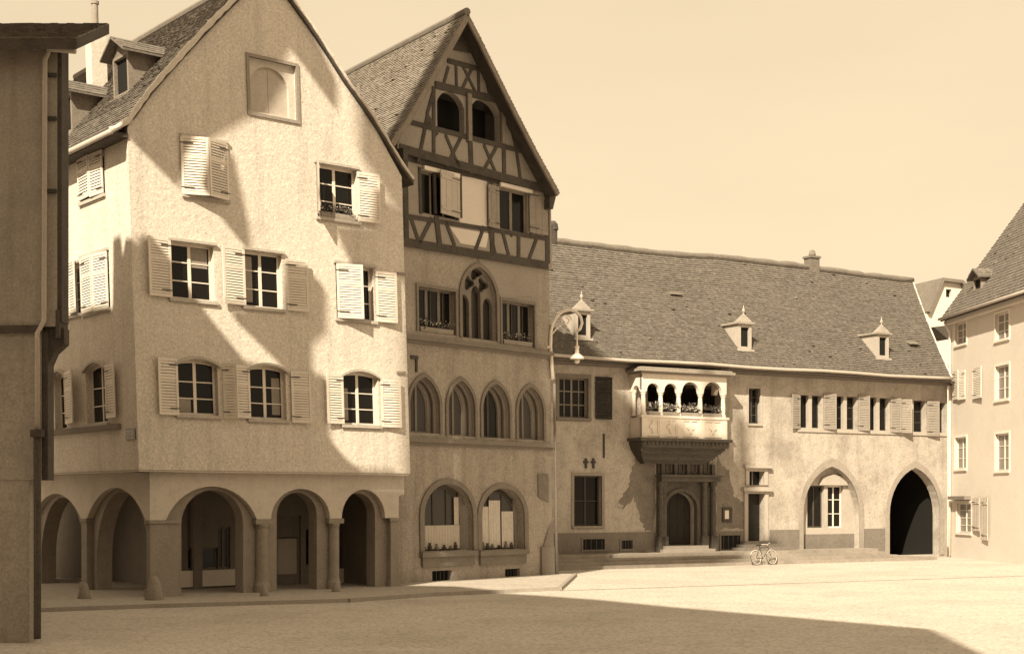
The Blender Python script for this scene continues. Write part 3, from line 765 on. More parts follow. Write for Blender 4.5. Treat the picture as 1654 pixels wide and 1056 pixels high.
# ---- timber storey
DT = .14
zb = z2(770, 413, DT); ztop = z2(765, 279, DT)
H2 = []
tw1 = o2(679, 741, 282, 350, d=DT); tw2 = o2(806, 853, 307, 374, d=DT)
aR3 = .06
m = MB(); m.sheet(f2, rloop(aL2, aR3 - .01, zb, ztop + .2), H2, -.3, DT - .03)
m.box(f2, -.3, aR3 - .02, zb, ztop + .2, -14, -.301)
m.build('timber_storey_wall', M['infill'], B2)
m = MB(); P = [f2.A(*p, DT) for p in ((743, 360), (743, 284), (787, 291), (787, 366))]; m.prism(f2, P, DT - .035, DT - .018)
P = [f2.A(*p, DT) for p in ((727, 366), (790, 377), (786, 400), (745, 393))]; m.prism(f2, P, DT - .036, DT - .02); m.build('sun_patch', M['patch'], B2)  # sunlit panels put in as paler plaster
TI = [0]
def beams(mb, fr, lst, D, w=.2):
    for it in lst:
        x0, y0, x1, y1 = it[:4]; ww = (it[4] if len(it) > 4 else w) * .88
        TI[0] += 1; mb.seg(fr, fr.A(x0, y0, D), fr.A(x1, y1, D), ww, D - .06, D + .0012 * (TI[0] % 13))
m = MB()
beams(m, f2, [(626, 386, 886, 429, .34), (626, 344, 886, 386, .18), (626, 247, 886, 314, .24),
    (655, 256, 657, 390, .25), (884, 315, 885, 425, .28), (793, 296, 796, 412, .26), (744, 283, 745, 352, .13), (702, 275, 704, 345, .14), (678, 270, 680, 345, .14), (857, 310, 858, 385, .16), (804, 300, 805, 372, .14),
    (705, 350, 711, 400, .26), (663, 348, 676, 388, .18), (698, 352, 678, 392, .18), (720, 357, 735, 397, .17), (782, 366, 768, 405, .18), (790, 367, 800, 410, .2),
    (812, 374, 822, 412, .17), (838, 378, 838, 415, .2), (868, 383, 855, 418, .17), (829, 376, 826, 382, .1)], DT)
m.build('timber_frame', M['timber'], B2)
# windows and plank shutters of the timber storey
a0, a1, z0, z1, _ = tw1; window(f2, B2, a0, a1, z0, z1, DT - .16, 3, 1, fm='timberpale', bw=.07); 
a0, a1, z0, z1, _ = tw2; window(f2, B2, a0, a1, z0, z1, DT - .16, 2, 1, fm='timberpale', mull=.14)
def sh2(x_h, x_f, yt, yb, ang, mat, **kw):
    a0, a1, z0, z1 = f2.rect(min(x_h, x_f), max(x_h, x_f), yt, yb, DT); ah, w, side = (a1, a1 - a0, -1) if x_f < x_h else (a0, a1 - a0, 1)
    shutter(f2, B2, ah, w, z0, z1, side, ang, d=DT + .02, mat=mat, louvre=False, **kw)
sh2(741, 704, 280, 349, 9, 'shutpale'); sh2(805, 786, 300, 368, 5, 'shutwood'); sh2(854, 881, 310, 378, 5, 'shutwood')
for x0, x1, y in ((683, 740, 277), (806, 857, 303)):
    m = MB(); z = z2((x0 + x1) / 2, y, DT); m.box(f2, f2.A(x0, y, DT)[0], f2.A(x1, y, DT)[0], z - .09, z + .05, DT, DT + .1)
    m.build('window_hood', M['white'], B2)
# ---- gable
DG = .3
GX = [f2.A(x, y, DG) for x, y in ((643, 232), (675, 172), (698, 130), (735, 66), (753, 34), (772, 66), (826, 170), (862, 243), (892, 303))]
zg = z2(765, 272, DG)
H2 = []
lg1 = o2(707, 751, 149, 214, 170, 'round', d=DG); lg2 = o2(761, 808, 161, 225, 181, 'round', d=DG)
gl = [(GX[0][0], zg), (GX[-1][0], zg)] + [p for p in reversed(GX) if p[1] > zg + .05]
m = MB(); m.sheet(f2, gl, H2, DG - .3, DG - .03); m.build('gable_wall', M['infill'], B2)
m = MB()
beams(m, f2, [(646, 239, 886, 307, .34), (661, 197, 862, 249, .2), (703, 137, 822, 166, .3), (723, 98, 794, 117, .2),
    (690, 186, 706, 219, .24), (701, 140, 701, 262, .18), (756, 150, 756, 230, .16), (760, 228, 762, 280, .26), (813, 172, 815, 292, .22), (809, 170, 810, 228, .1),
    (690, 192, 676, 262, .16), (833, 232, 842, 296, .16), (822, 190, 833, 235, .16),
    (720, 218, 742, 270, .14), (745, 222, 722, 268, .14), (782, 234, 803, 284, .14), (803, 236, 778, 282, .14),
    (725, 108, 716, 140, .14), (737, 105, 738, 143, .14), (748, 107, 768, 148, .14), (764, 108, 746, 146, .14), (773, 112, 774, 152, .14), (783, 115, 792, 158, .14), (795, 118, 812, 162, .14),
    (700, 150, 690, 186, .14), (858, 245, 872, 285, .14)], DG, .16)
m.build('gable_timber_frame', M['timber'], B2)
for x, y0, y1 in ((756, 152, 228), (811, 172, 232)):
    m = MB(); (a, z_), (b, z__) = f2.A(x, y0, DG), f2.A(x, y1, DG); m.box(f2, a - .1, a + .1, z__, z_, DG, DG + .1)
    m.build('gallery_post', M['timberpale'], B2)
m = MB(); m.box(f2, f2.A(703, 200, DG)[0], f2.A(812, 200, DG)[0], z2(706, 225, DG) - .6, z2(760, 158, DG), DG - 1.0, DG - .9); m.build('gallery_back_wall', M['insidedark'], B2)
# ---- roof
DR = 1.05
bdir = Vector((-.57, .82, 0)).normalized()
rl = [f2.A(x, y, DR) for x, y in ((634, 226), (655, 197), (671, 169), (697, 124), (735, 57), (755, 21))]
rr = [f2.A(x, y, DR) for x, y in ((902, 308), (868, 246), (830, 172), (774, 58), (755, 21))]
def rf2(prof, flip):
    P0 = [Vector((a, z, 0)) for a, z in prof]
    def fn(s, t):
        p = poly_at(P0, t); s_ = 1 - s if flip else s; return f2.W(p.x, p.y, DR) + bdir * (13.5 * s_)
    return fn
fl2 = rf2(rl, True); fr2 = rf2(rr, False)
m = MB(); slab(m, fl2, .16, 5, 6); slab(m, fr2, .16, 5, 6)
RF2 = m.build('roof', M['timber'], B2)
m = MB(); tiles(m, fl2, 74, 50, .045); tiles(m, fr2, 74, 50, .045); m.build('roof_tiles', M['tile2'], RF2)
m = MB(); m.tube([fl2(1, 1) + Z * .05, fl2(0, 1) + Z * .05], .14, 8); m.build('ridge_tiles', M['tile2'], RF2)
m = MB()
for prof in (rl, rr):
    for i in range(len(prof) - 1): m.seg(f2, (prof[i][0], prof[i][1] - .15), (prof[i + 1][0], prof[i + 1][1] - .15), .2, DR - .06, DR + .02 + .003 * (i % 2))
m.build('barge_board', M['timberpale'], RF2)
m = MB(); P = [f2.A(*p, DG) for p in ((727, 80), (754, 30), (780, 90))]; m.prism(f2, P, DG - .02, DG + .05); m.build('peak_shade_panel', M['timber'], B2)  # dark panel added for the deep shade under the roof peak
for q in (rl[0],):
    m = MB(); m.seg(f2, (q[0] * .93 + aL2 * .0 - .0, q[1] - .15), (q[0] * .93, q[1] - .55), .2, -.1, DR - .05)
    m.build('eave_bracket', M['timber'], B2)
m = MB(); a, z = f2.A(893, 308, DG); m.prism(f2, [(a - .5, z - .8), (a - .3, z - .8), (a - .05, z - .1), (a - .5, z - .1)], 0, DR - .5); m.build('eave_bracket', M['timber'], B2)
# rain pipe at the corner
m = MB(); P = [f2.W(.1, z, .12) for z in (.1, 3, 6.5, 7.6)]; m.tube(P, .055, 8); m.build('downpipe', M['trim2'], B2, smooth=True)
# corbel anchors
m = MB(); a, z = f2.A(671, 578); m.box(f2, a - .25, a + .1, z - .05, z + .08, 0, .05); m.box(f2, a - .02, a + .06, z - .5, z - .05, 0, .05); m.build('wall_anchor', M['iron'], B2)
# window plants of the three-light windows
for i, (a0, a1, z0, z1, zz) in enumerate(TR):
    flower_box(f2, a0 + .1, a1 - .1, z0 + .01, -.08, ('row of potted plants in the three-light window left of the tracery window', 'row of potted plants in the three-light window right of the tracery window')[i], 'plants in the upper windows of the gabled house', 11 + i, h=.3, n=150, petals=40)

# ================================================================== GUARD HOUSE
u3 = Vector((.871, .492, 0)).normalized(); n3 = Vector((u3.y, -u3.x, 0))
O3 = Vector((2.02, 63.5, 0)); f3 = Frame(O3, u3, n3)
B3 = thing('guard_house', O3, 'long low building with a huge tiled roof, stone balcony and pointed archway', 'building')
ZE = 9.36; OV = .85
a3L = -3.0; a3R = f3.A(1530, 750)[0]
H3 = []
def o3(x0, x1, yt, yb, ys=None, kind='rect', d=0):
    a0, a1, z0, z1 = f3.rect(x0, x1, yt, yb, d)
    if kind == 'rect': lp = rloop(a0, a1, z0, z1); zz = z1
    else: zz = f3.A((x0 + x1) / 2, ys, d)[1]; lp = (gothic if kind == 'gothic' else arch)(a0, a1, z0, zz, z1)
    H3.append(lp); return a0, a1, z0, z1, zz
wUL = o3(903, 950, 610, 675); wGL = o3(927, 972, 768, 849); wSm = o3(1209, 1231, 627, 684)
dTr = o3(1209, 1234, 761, 783); dMn = o3(1207, 1234, 797, 874)
ups = [o3(1291, 1327, 638, 691), o3(1347, 1384, 640, 693), o3(1401, 1436, 642, 695), o3(1453, 1494, 646, 699), o3(1515, 1527, 650, 703)]
nich = o3(1297, 1388, 753, 890, 828, 'gothic'); arc = o3(1436, 1518, 755, 901, 830, 'gothic')
H3[-1] = gothic(arc[0], arc[1], .16, arc[4], arc[3])
portal = o3(1072, 1121, 795, 880, 822, 'round'); lgd = o3(1046, 1165, 620, 668)
m = MB(); m.sheet(f3, rloop(a3L, a3R, 0, ZE - .05), H3, -.5, 0)
m.box(f3, a3R - .1, a3R - .003, 0, ZE - .1, -10, -.501); m.box(f3, a3L, a3L + .5, 0, ZE - .1, -10, -.501); m.box(f3, a3L + .6, a3R - .6, 0, ZE - .1, -10.4, -10)
m.box(f3, a3L + .55, a3R - .55, 5.0, 5.2, -9.9, -.55)
m.build('wall', M['render3'], B3)
m = MB(); zp = f3.A(940, 860)[1]
pa = f3.A(1060, 870)[0]; pb = f3.A(1150, 870)[0]; da = f3.A(1200, 870)[0]; db = f3.A(1243, 870)[0]; na = f3.A(1290, 870)[0]; nb = f3.A(1396, 870)[0]; ca = f3.A(1428, 870)[0]; cb = f3.A(1524, 870)[0]
for s0, s1 in ((a3L, pa), (pb, da), (db, na), (nb, ca)):
    m = MB(); m.box(f3, s0, s1, 0, zp + random.uniform(-.02, .02), 0, .06); m.build('plinth', M['plinth3'], B3)
# windows
a0, a1, z0, z1, _ = wUL; window(f3, B3, a0, a1, z0, z1, -.2, 4, 3, fm='timberpale', surround=.16, sm='trim2', sill=.15, bw=.05)
a0, a1, z0, z1, _ = wGL; window(f3, B3, a0, a1, z0, z1, -.25, 2, 2, fm='timber', surround=.14, sm='stone', sill=.12)
a0, a1, z0, z1, _ = wSm; window(f3, B3, a0, a1 - .12, z0, z1, -.25, 2, 4, fm='timber', surround=.1, sm='trim3', sill=.08, bw=.03)
def sh3(x_h, x_f, yt, yb, ang, mat, **kw):
    a0, a1, z0, z1 = f3.rect(min(x_h, x_f), max(x_h, x_f), yt, yb); ah, w, side = (a1, a1 - a0, -1) if x_f < x_h else (a0, a1 - a0, 1)
    return shutter(f3, B3, ah, w, z0, z1, side, ang, mat=mat, **kw)
sh3(961, 986, 609, 677, 5, 'shutdark')
for (x0, x1, yt, yb) in ((1291, 1276, 637, 692), (1329, 1347, 636, 693), (1385, 1401, 638, 695), (1437, 1452, 643, 698), (1496, 1513, 648, 704)):
    sh3(x0, x1, yt, yb, 10, 'shutwood')
sh3(1453, 1467, 645, 699, 30, 'shutwood')
for i, (a0, a1, z0, z1, _) in enumerate(ups):
    w_ = window(f3, B3, a0, a1, z0, z1, -.26, 2, 3 if i % 2 else 1, fm='timber', bw=.03, fw=.05)
    if i < 4:
        q = MB(); am = (a0 + a1) / 2 + .02; q.box(f3, am - .11, am + .11, z0, z1, -.24, -.04); q.build('stone_mullion', M['trim3'], w_)
m = MB(); za = f3.A(1400, 642)[1]
m.box(f3, ups[0][0] - .15, a3R - .05, ups[0][2] - .2, ups[0][2] - .02, -.02, .06); m.build('sill_course', M['trim3'], B3)
# side door with transom light
a0, a1, z0, z1, _ = dMn
m = MB(); k = .22
m.ring(f3, rloop(a0 - k, a1 + k, z0 - .5, z1 + .12), rloop(a0, a1, z0 - .1, z1), .0, .08); m.box(f3, a0 - k - .15, a1 + k + .15, z1 + .12, z1 + .3, 0, .22)
b0, b1, y0, y1, _ = dTr; m.ring(f3, rloop(b0 - .2, b1 + .2, y0, y1 + .16), rloop(b0, b1, y0 + .001, y1), -.02, .07); m.box(f3, b0 - .35, b1 + .35, y1 + .16, y1 + .3, 0, .22)
db_ = m.build('side_door', M['trim3'], B3)
m = MB(); m.box(f3, a0, a1, z0, z1, -.4, -.34)
for k in range(3):
    zz = z0 + (z1 - z0) * k / 3; m.ring(f3, rloop(a0 + .08, a1 - .08, zz + .06, zz + (z1 - z0) / 3 - .06), rloop(a0 + .14, a1 - .14, zz + .12, zz + (z1 - z0) / 3 - .12), -.34, -.325)
m.build('door_leaf', M['shutdark'], db_)
m = MB(); m.box(f3, b0, b1, y0, y1, -.4, -.36); m.build('pane', M['glass'], db_)
m = MB(); am = (b0 + b1) / 2; m.box(f3, am - .03, am + .03, y0, y1, -.36, -.3); m.build('transom_bar', M['timberpale'], db_)
# steps up to the side door
m = MB()
for k in range(3): m.box(f3, a0 - .45 - .28 * (2 - k), a1 + .5 + .35 * (2 - k), .58 + .0, .6 + .15 * (k + 1), .07, .95 - .28 * k + .002 * k)
m.build('door_steps', M['plinth3'], B3)
# notice board
b0, b1, y0, y1 = f3.rect(1166, 1181, 819, 843); P = f3.W((b0 + b1) / 2, y0, 0); t = thing('notice_board', P, 'small dark framed notice board between the portal and the side door', 'notice board')
m = MB(); m.ring(f3, rloop(b0, b1, y0, y1), rloop(b0 + .12, b1 - .14, y0 + .15, y1 - .12), .005, .08); m.box(f3, b0 + .02, b1 - .02, y0 + .02, y1 - .02, .005, .03); m.build('frame', M['timber'], t)
m = MB(); m.box(f3, b0 + .14, b1 - .16, y0 + .16, y1 - .14, .031, .045); m.build('notice', M['paper'], t)
# blind pointed arch with a two-light window and a small gable
a0, a1, z0, z1, zz = nich
m = MB(); m.ring(f3, gothic(a0 - .28, a1 + .28, z0 - .15, zz, z1 + .42)[1:], gothic(a0, a1, z0 - .15, zz, z1)[1:], -.02, .05, closed=False)
m.build('pointed_arch_trim', M['archstone'], B3)
m = MB(); a0b, a1b, z0b, z1b, zzb = arc; m.ring(f3, gothic(a0b - .26, a1b + .26, .16, zzb, z1b + .36)[1:], gothic(a0b, a1b, .16, zzb, z1b)[1:], -.02, .055, closed=False)
m.build('pointed_arch_trim', M['archstone'], B3)
r1 = f3.rect(1304, 1331, 784, 852, -.42); r2 = f3.rect(1337, 1362, 784, 852, -.42)
m = MB(); m.sheet(f3, rloop(a0 - .3, a1 + .3, 0, z1 + .3), [rloop(*r1), rloop(*r2)], -.9, -.42)
ac, zc = f3.A(1346, 783, -.3); g0, zg_ = f3.A(1324, 783, -.3); g1, _ = f3.A(1369, 783, -.3); gt = f3.A(1346, 766, -.3)[1]
m.prism(f3, [(g0, zg_), (g1, zg_), (g1 - .2, gt - .15), ((g0 + g1) / 2, gt), (g0 + .2, gt - .15)], -.419, -.25)
nw = m.build('niche_wall', M['trim3'], B3)
m = MB(); zz0 = f3.A(1342, 862, -.4)[1]; m.box(f3, a0, a1, .55, zz0, -.418, -.36); m.build('niche_plinth', M['plinth3'], nw)
window(f3, nw, *r1[:2], *r1[2:], -.6, 2, 1, fm='timber'); window(f3, nw, *r2[:2], *r2[2:], -.6, 2, 3, fm='white')
# archway passage
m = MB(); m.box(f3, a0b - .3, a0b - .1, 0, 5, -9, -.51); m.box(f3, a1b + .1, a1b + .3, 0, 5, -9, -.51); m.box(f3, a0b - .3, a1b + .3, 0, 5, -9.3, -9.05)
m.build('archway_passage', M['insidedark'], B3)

# ---- portal and balcony
D0 = .95
ba = f3.A(1041, 660, D0)[0]; bb = f3.A(1171, 660, D0)[0]; bm = (ba + bb) / 2
pc = (portal[0] + portal[1]) / 2
zfl = f3.A(1100, 708, D0)[1]; zrail = f3.A(1100, 672, D0)[1]; zcor = f3.A(1100, 606, D0)[1]
LO = MB()
cols = [f3.A(x, 660, D0)[0] for x in (1041, 1069, 1098, 1133, 1170)]
cw = .13
# entablature with arches
def arcade_front(fr, xs_, z0, z1, zc0, d0, d1, hw):
    hs = []
    for p, q in zip(xs_[:-1], xs_[1:]):
        x0, x1 = p + hw, q - hw; r = min((x1 - x0) / 2, z1 - zc0 - .05); hs.append((x0, x1, r))
    ol = [(xs_[0] - hw, zc0)]
    for x0, x1, r in hs: ol += list(reversed(arch(x0, x1, 0, zc0, zc0 + r, 10)[2:]))
    ol += [(xs_[-1] + hw, zc0), (xs_[-1] + hw, z1), (xs_[0] - hw, z1)]
    LO.sheet(fr, ol, [], d0, d1)
zc0 = f3.A(1085, 628, D0)[1] - .12
arcade_front(f3, cols, 0, zcor, zc0, D0 - .2, D0, cw)
fs3 = Frame(f3.W(ba - cw, 0, D0), n3, -u3)
arcade_front(fs3, [-D0 + .1, -.14], 0, zcor, zc0, -.2, -.0, .1)
fe3 = Frame(f3.W(bb + cw, 0, D0), n3, u3)
arcade_front(fe3, [-D0 + .1, -.14], 0, zcor, zc0, -.2, -.0, .1)
bal = LO.build('balcony', M['loggia'], B3)
for i, a in enumerate(cols):
    m = MB(); c = f3.W(a, zrail, D0 - .1); h = zc0 - zrail
    m.lathe(c, [(.14, 0), (.14, .1), (.1, .14), (.115, h * .4), (.09, h - .2), (.12, h - .16), (.12, h - .1), (.155, h - .06), (.155, h)], 12)
    m.build('balcony_column', M['loggia'], bal)
m = MB()
for zz_ in (-.12,): m.lathe(f3.W(ba + .0, zrail, .1), [(.12, 0), (.09, .14), (.09, zc0 - zrail - .15), (.13, zc0 - zrail)], 12)
m.build('balcony_column', M['loggia'], bal)
m = MB()   # parapet with panels
for x0, x1 in zip(cols[:-1], cols[1:]):
    m.ring(f3, rloop(x0 + .13, x1 - .13, zfl + .08, zrail - .1), rloop(x0 + .22, x1 - .22, zfl + .2, zrail - .22), D0 - .1, D0 + .012)
    cxm = (x0 + x1) / 2; czm = (zfl + zrail) / 2
    m.prism(f3, [(cxm + .16 * (1 + .35 * math.cos(4 * q)) * math.cos(q), czm + .22 * (1 + .35 * math.cos(4 * q)) * math.sin(q)) for q in [2 * math.pi * k / 24 for k in range(24)]], D0 - .05, D0 + .02)
m.box(f3, ba - cw - .02, bb + cw + .02, zfl, zrail, D0 - .16, D0 - .03)
m.box(f3, ba - cw - .08, bb + cw + .08, zrail - .1, zrail + .01, D0 - .24, D0 + .07)
m.box(f3, ba - cw, ba - cw + .12, zfl, zrail - .1, .02, D0 - .17); m.box(f3, bb + cw - .12, bb + cw, zfl, zrail - .1, .02, D0 - .17)
for a in cols: m.box(f3, a - .15, a + .15, zfl, zrail - .101, D0 - .15, D0 + .03)
m.build('balcony_parapet', M['loggia'], bal)
m = MB()   # cornice and flat roof
m.box(f3, ba - .25, bb + .25, zcor, zcor + .1, 0, D0 + .12); m.box(f3, ba - .4, bb + .4, zcor + .1, zcor + .22, 0, D0 + .28); m.box(f3, ba - .3, bb + .3, zcor + .22, zcor + .3, 0, D0 + .18)
m.build('balcony_cornice', M['stone'], bal)
m = MB()   # floor, corbel courses and carved frieze below
m.box(f3, ba - .32, bb + .32, zfl - .14, zfl - .001, 0, D0 + .18); m.box(f3, ba - .2, bb + .2, zfl - .34, zfl - .141, 0, D0 + .08)
NS = 9
for k in range(NS):
    q = k / (NS - 1); za = zfl - .341 - .82 * k / NS; dd = D0 + .02 - .62 * q ** .75; m.box(f3, ba - .16 + .55 * q ** 1.3, bb + .16 - .75 * q ** 1.3, za - .82 / NS, za - .001, 0, dd + (.05 if k % 3 == 0 else 0))
for k in range(22):
    a = ba - .2 + (bb - ba + .4) * (k + .5) / 22; m.box(f3, a - .04, a + .04, zfl - .3, zfl - .18, D0 + .081, D0 + .13)
nbk = 9
for k in range(nbk):
    a = ba + .25 + (bb - ba - .55) * (k + .5) / nbk; m.prism(Frame(f3.W(a - .07, 0, 0), n3, -u3), [(0, zfl - .85), (D0 + .02, zfl - .36), (D0 + .02, zfl - .3), (0, zfl - .3)], -.14, 0)
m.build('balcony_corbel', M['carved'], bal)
# portal frame
m = MB(); p0, p1, q0, q1, qz = portal; zb_ = .58
px0, px1 = f3.A(1060, 860)[0], f3.A(1152, 860)[0]; zarch = q1 + .5
m.sheet(f3, rloop(px0, px1, zb_, zfl - 1.15), [arch(p0, p1, q0, qz, q1)], .0, .16)
m.ring(f3, arch(p0 - .2, p1 + .2, q0, qz, q1 + .2)[1:], arch(p0 - .02, p1 + .02, q0, qz, q1 + .02)[1:], .1, .24, closed=False)
for a in (px0 + .22, p0 - .38, p1 + .38, px1 - .22):
    m.box(f3, a - .19, a + .19, zb_, zb_ + .75, .16, .42)
    m.lathe(f3.W(a, zb_ + .75, .3), [(.16, 0), (.13, .08), (.14, .9), (.11, zarch - zb_ - 1.0), (.17, zarch - zb_ - .85), (.17, zarch - zb_ - .75)], 10)
m.box(f3, px0 - .05, px1 + .05, zarch, zarch + .22, .1, .52); m.box(f3, px0 - .12, px1 + .12, zarch + .22, zarch + .32, .1, .62)
for k in range(5):
    a = px0 + .2 + (px1 - px0 - .4) * k / 4; m.box(f3, a - .1, a + .1, zarch + .32, zfl - 1.15, .15, .3)
    if k < 4: m.ring(f3, arch(a + .2, a + (px1 - px0 - .4) / 4 - .2, zarch + .4, zarch + .8, zarch + 1.1, 8), arch(a + .27, a + (px1 - px0 - .4) / 4 - .27, zarch + .47, zarch + .8, zarch + 1.03, 8), .15, .22)
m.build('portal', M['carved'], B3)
m = MB(); m.box(f3, p0 - .1, p1 + .1, q0, q1 + .1, -.35, -.28)
for k in range(4): a = p0 + (p1 - p0) * (k + .5) / 4; m.box(f3, a - .13, a + .13, q0 + .1, q0 + 1.0, -.28, -.26); m.box(f3, a - .13, a + .13, q0 + 1.15, q1 - .2, -.28, -.26)
m.build('portal_door', M['shutdark'], B3)
m = MB()
for k in range(2): m.box(f3, p0 - .5 + .15 * k, p1 + .5 - .15 * k, .58, .6 + .15 * (k + 1), .17 if k else .165, 1.0 - .32 * k)
m.build('portal_steps', M['stone'], B3)
# cellar openings in the plinth and dark weathered patches round the portal
for x0, x1, yt, yb in ((940, 975, 870, 887), (1163, 1194, 864, 887), (1002, 1020, 872, 886)):
    r = f3.rect(x0, x1, yt, yb); m = MB(); m.ring(f3, rloop(r[0] - .08, r[1] + .08, r[2] - .08, r[3] + .08), rloop(*r), .062, .1); cf = m.build('cellar_window', M['plinth3'], B3)
    m = MB(); m.box(f3, r[0], r[1], r[2], r[3], .061, .066); m.build('cellar_void', M['insidedark'], cf)
    for k in range(4):
        m = MB(); a = r[0] + (r[1] - r[0]) * (k + .5) / 4; m.box(f3, a - .02, a + .02, r[2], r[3], .068, .085); m.build('bar', M['iron'], cf)
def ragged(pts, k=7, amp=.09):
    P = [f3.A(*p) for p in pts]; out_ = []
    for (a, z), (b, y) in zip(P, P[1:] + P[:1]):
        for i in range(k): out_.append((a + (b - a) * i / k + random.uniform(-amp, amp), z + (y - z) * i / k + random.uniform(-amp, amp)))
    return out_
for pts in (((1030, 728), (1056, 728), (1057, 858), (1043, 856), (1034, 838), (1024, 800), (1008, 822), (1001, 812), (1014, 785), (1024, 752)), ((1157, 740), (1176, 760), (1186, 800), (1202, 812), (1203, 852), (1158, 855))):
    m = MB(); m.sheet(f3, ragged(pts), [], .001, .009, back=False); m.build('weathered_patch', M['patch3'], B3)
# old anchor irons and ghost carving on the left wall
for x in (946, 958):
    m = MB(); a, z = f3.A(x, 747); m.box(f3, a - .05, a + .05, z - .25, z + .2, 0, .06); m.box(f3, a - .13, a + .13, z - .02, z + .08, 0, .05)
    m.build('wall_anchor', M['iron'], B3)
m = MB(); a, z = f3.A(975, 718); m.box(f3, a - .04, a + .04, z - .6, z + .5, 0, .05)
m.build('wall_anchor', M['iron'], B3)
# balcony flowers
for i, (x0, x1, lab) in enumerate(((1047, 1066, 'small flower box in the leftmost front bay of the stone balcony'), (1070, 1098, 'flower box in the second bay of the stone balcony, full of pale blooms'), (1102, 1133, 'long flower box in the third bay of the stone balcony, bushy with pale flowers'), (1137, 1166, 'thin dark flower box in the rightmost bay of the stone balcony'))):
    flower_box(f3, f3.A(x0, 670, D0)[0], f3.A(x1, 670, D0)[0], zrail + .01, D0 - .06, lab, 'flower boxes along the stone balcony', 21 + i, h=.42, n=150, petals=(40, 90, 110, 25)[i])
# window box of the corner house
k, a0, a1, z0, z1, _, _ = [w for w in W1 if w[0] == 'w8'][0]
flower_box(fu, a0 + .1, a1 - .1, z0 + .01, -.05, 'window box with straggly plants at the open top-floor window of the cream house', None, 31, h=.3, n=170, petals=30)

# ---- great roof
PE = lambda x, y: None
SB = -5.0; slope = None
rid_px = [(886, 390), (1036, 408), (1107, 415), (1150, 416), (1301, 433), (1400, 447), (1474, 455)]
rid = [f3.A(x, y, SB) for x, y in rid_px]
s0 = rid[0]; rid = [(a3L - 1.2, rid[0][1] + .05)] + rid
eave = [(a3L - .4 + (f3.A(1537, 612, OV)[0] - a3L + .4) * k / 12, ZE + .03 * math.sin(k * 1.7)) for k in range(13)]
RP = [Vector((a, z, 0)) for a, z in rid]; EP = [Vector((a, z, 0)) for a, z in eave]
def ridge_z(a):
    for p, q in zip(RP[:-1], RP[1:]):
        if a <= q.x: return p.y + (q.y - p.y) * (a - p.x) / (q.x - p.x)
    return RP[-1].y
def fr3(s, t):
    e = poly_at(EP, s); r = poly_at(RP, s); q = t
    a = EP[0].x + (EP[-1].x - EP[0].x) * s; b = RP[0].x + (RP[-1].x - RP[0].x) * s
    smooth = RP[0].y + (RP[-1].y - RP[0].y) * s
    zr_ = smooth + (ridge_z(b) - smooth) * t ** 3
    zz = e.y + (zr_ - e.y) * (t - .03 * math.sin(math.pi * t)) - .05 * math.sin(math.pi * t) * math.sin(s * 9)
    return f3.W(a + (b - a) * t, zz, OV + (SB - OV) * t)
def fr3b(s, t):
    r = poly_at(RP, 1 - s); e = poly_at(EP, 1 - s)
    return f3.W(e.x + (r.x - e.x) * t, e.y + (r.y - e.y) * t, -10.8 + (SB + 10.8) * t)
m = MB(); slab(m, fr3, .14, 12, 5); slab(m, fr3b, .14, 12, 3); RF3 = m.build('roof', M['timber'], B3)
m = MB(); tiles(m, fr3, 160, 52, .055, jit=.1); m.build('roof_tiles', M['tile'], RF3)
m = MB(); pts = [fr3(k / 60, 1) + Z * (.06 + random.uniform(-.025, .03)) for k in range(61)]; m.tube(pts, [random.uniform(.15, .2) for _ in pts], 8); m.build('ridge_mortar', M['tile2'], RF3, smooth=True)
m = MB(); pts = [fr3(1, k / 16) + Z * .02 for k in range(17)]; m.tube(pts, [random.uniform(.045, .065) for _ in pts], 7); m.build('verge_mortar', M['mortar'], RF3, smooth=True)
m = MB(); m.tube([fr3(k / 24, 0) + n3 * .09 - Z * .03 for k in range(25)], .075, 8); m.build('gutter', M['lead'], B3, smooth=True)
m = MB(); m.box(f3, a3L, a3R + .1, ZE - .3, ZE - .16, -.02, .25); m.box(f3, a3L, a3R + .05, ZE - .14, ZE - .09, 0, OV - .1)
m.build('eave_moulding', M['trim2'], B3)
# gable end wall of the great roof
m = MB(); e = f3.W(a3R, ZE - .1, 0); m.face([f3.W(a3R - .1, ZE - .2, -.1), f3.W(a3R - .1, ZE - .2, -10), f3.W(rid[-1][0] - .15, rid[-1][1] - .25, SB)]); m.build('gable_end_wall', M['render3'], B3)
# dormers of the great roof
P0 = fr3(.5, .2); nr = (fr3(.6, .2) - fr3(.4, .2)).cross(fr3(.5, .5) - fr3(.5, .05)).normalized()
for (px, py) in ((941, 548), (1203, 566), (1426, 580)):
    P = on_plane(P0, nr, px, py); q = P - f3.O
    dormer(f3, RF3, f3.u.dot(q), P.z + .05, f3.n.dot(q) + .02, .8, 1.22, 1.9, roofk='hood', rm='archstone', wm='trim3', finial=True, over=.12, jamb=.15)
for (px, py) in ((1092, 482), (1478, 562)):
    P = on_plane(P0, nr, px, py); q = P - f3.O; a, d, z = f3.u.dot(q), f3.n.dot(q), P.z
    m = MB(); m.prism(Frame(f3.W(a - .35, 0, d), n3, -u3), [(-.6, z + .42), (.06, z + .16), (.1, z + .2), (-.6, z + .5)], -.7, 0); m.box(f3, a + .22, a + .3, z - .05, z + .2, d - .3, d); m.box(f3, a - .3, a + .22, z - .02, z + .16, d - .5, d - .3)
    m.build('roof_vent', M['trim2'], RF3)
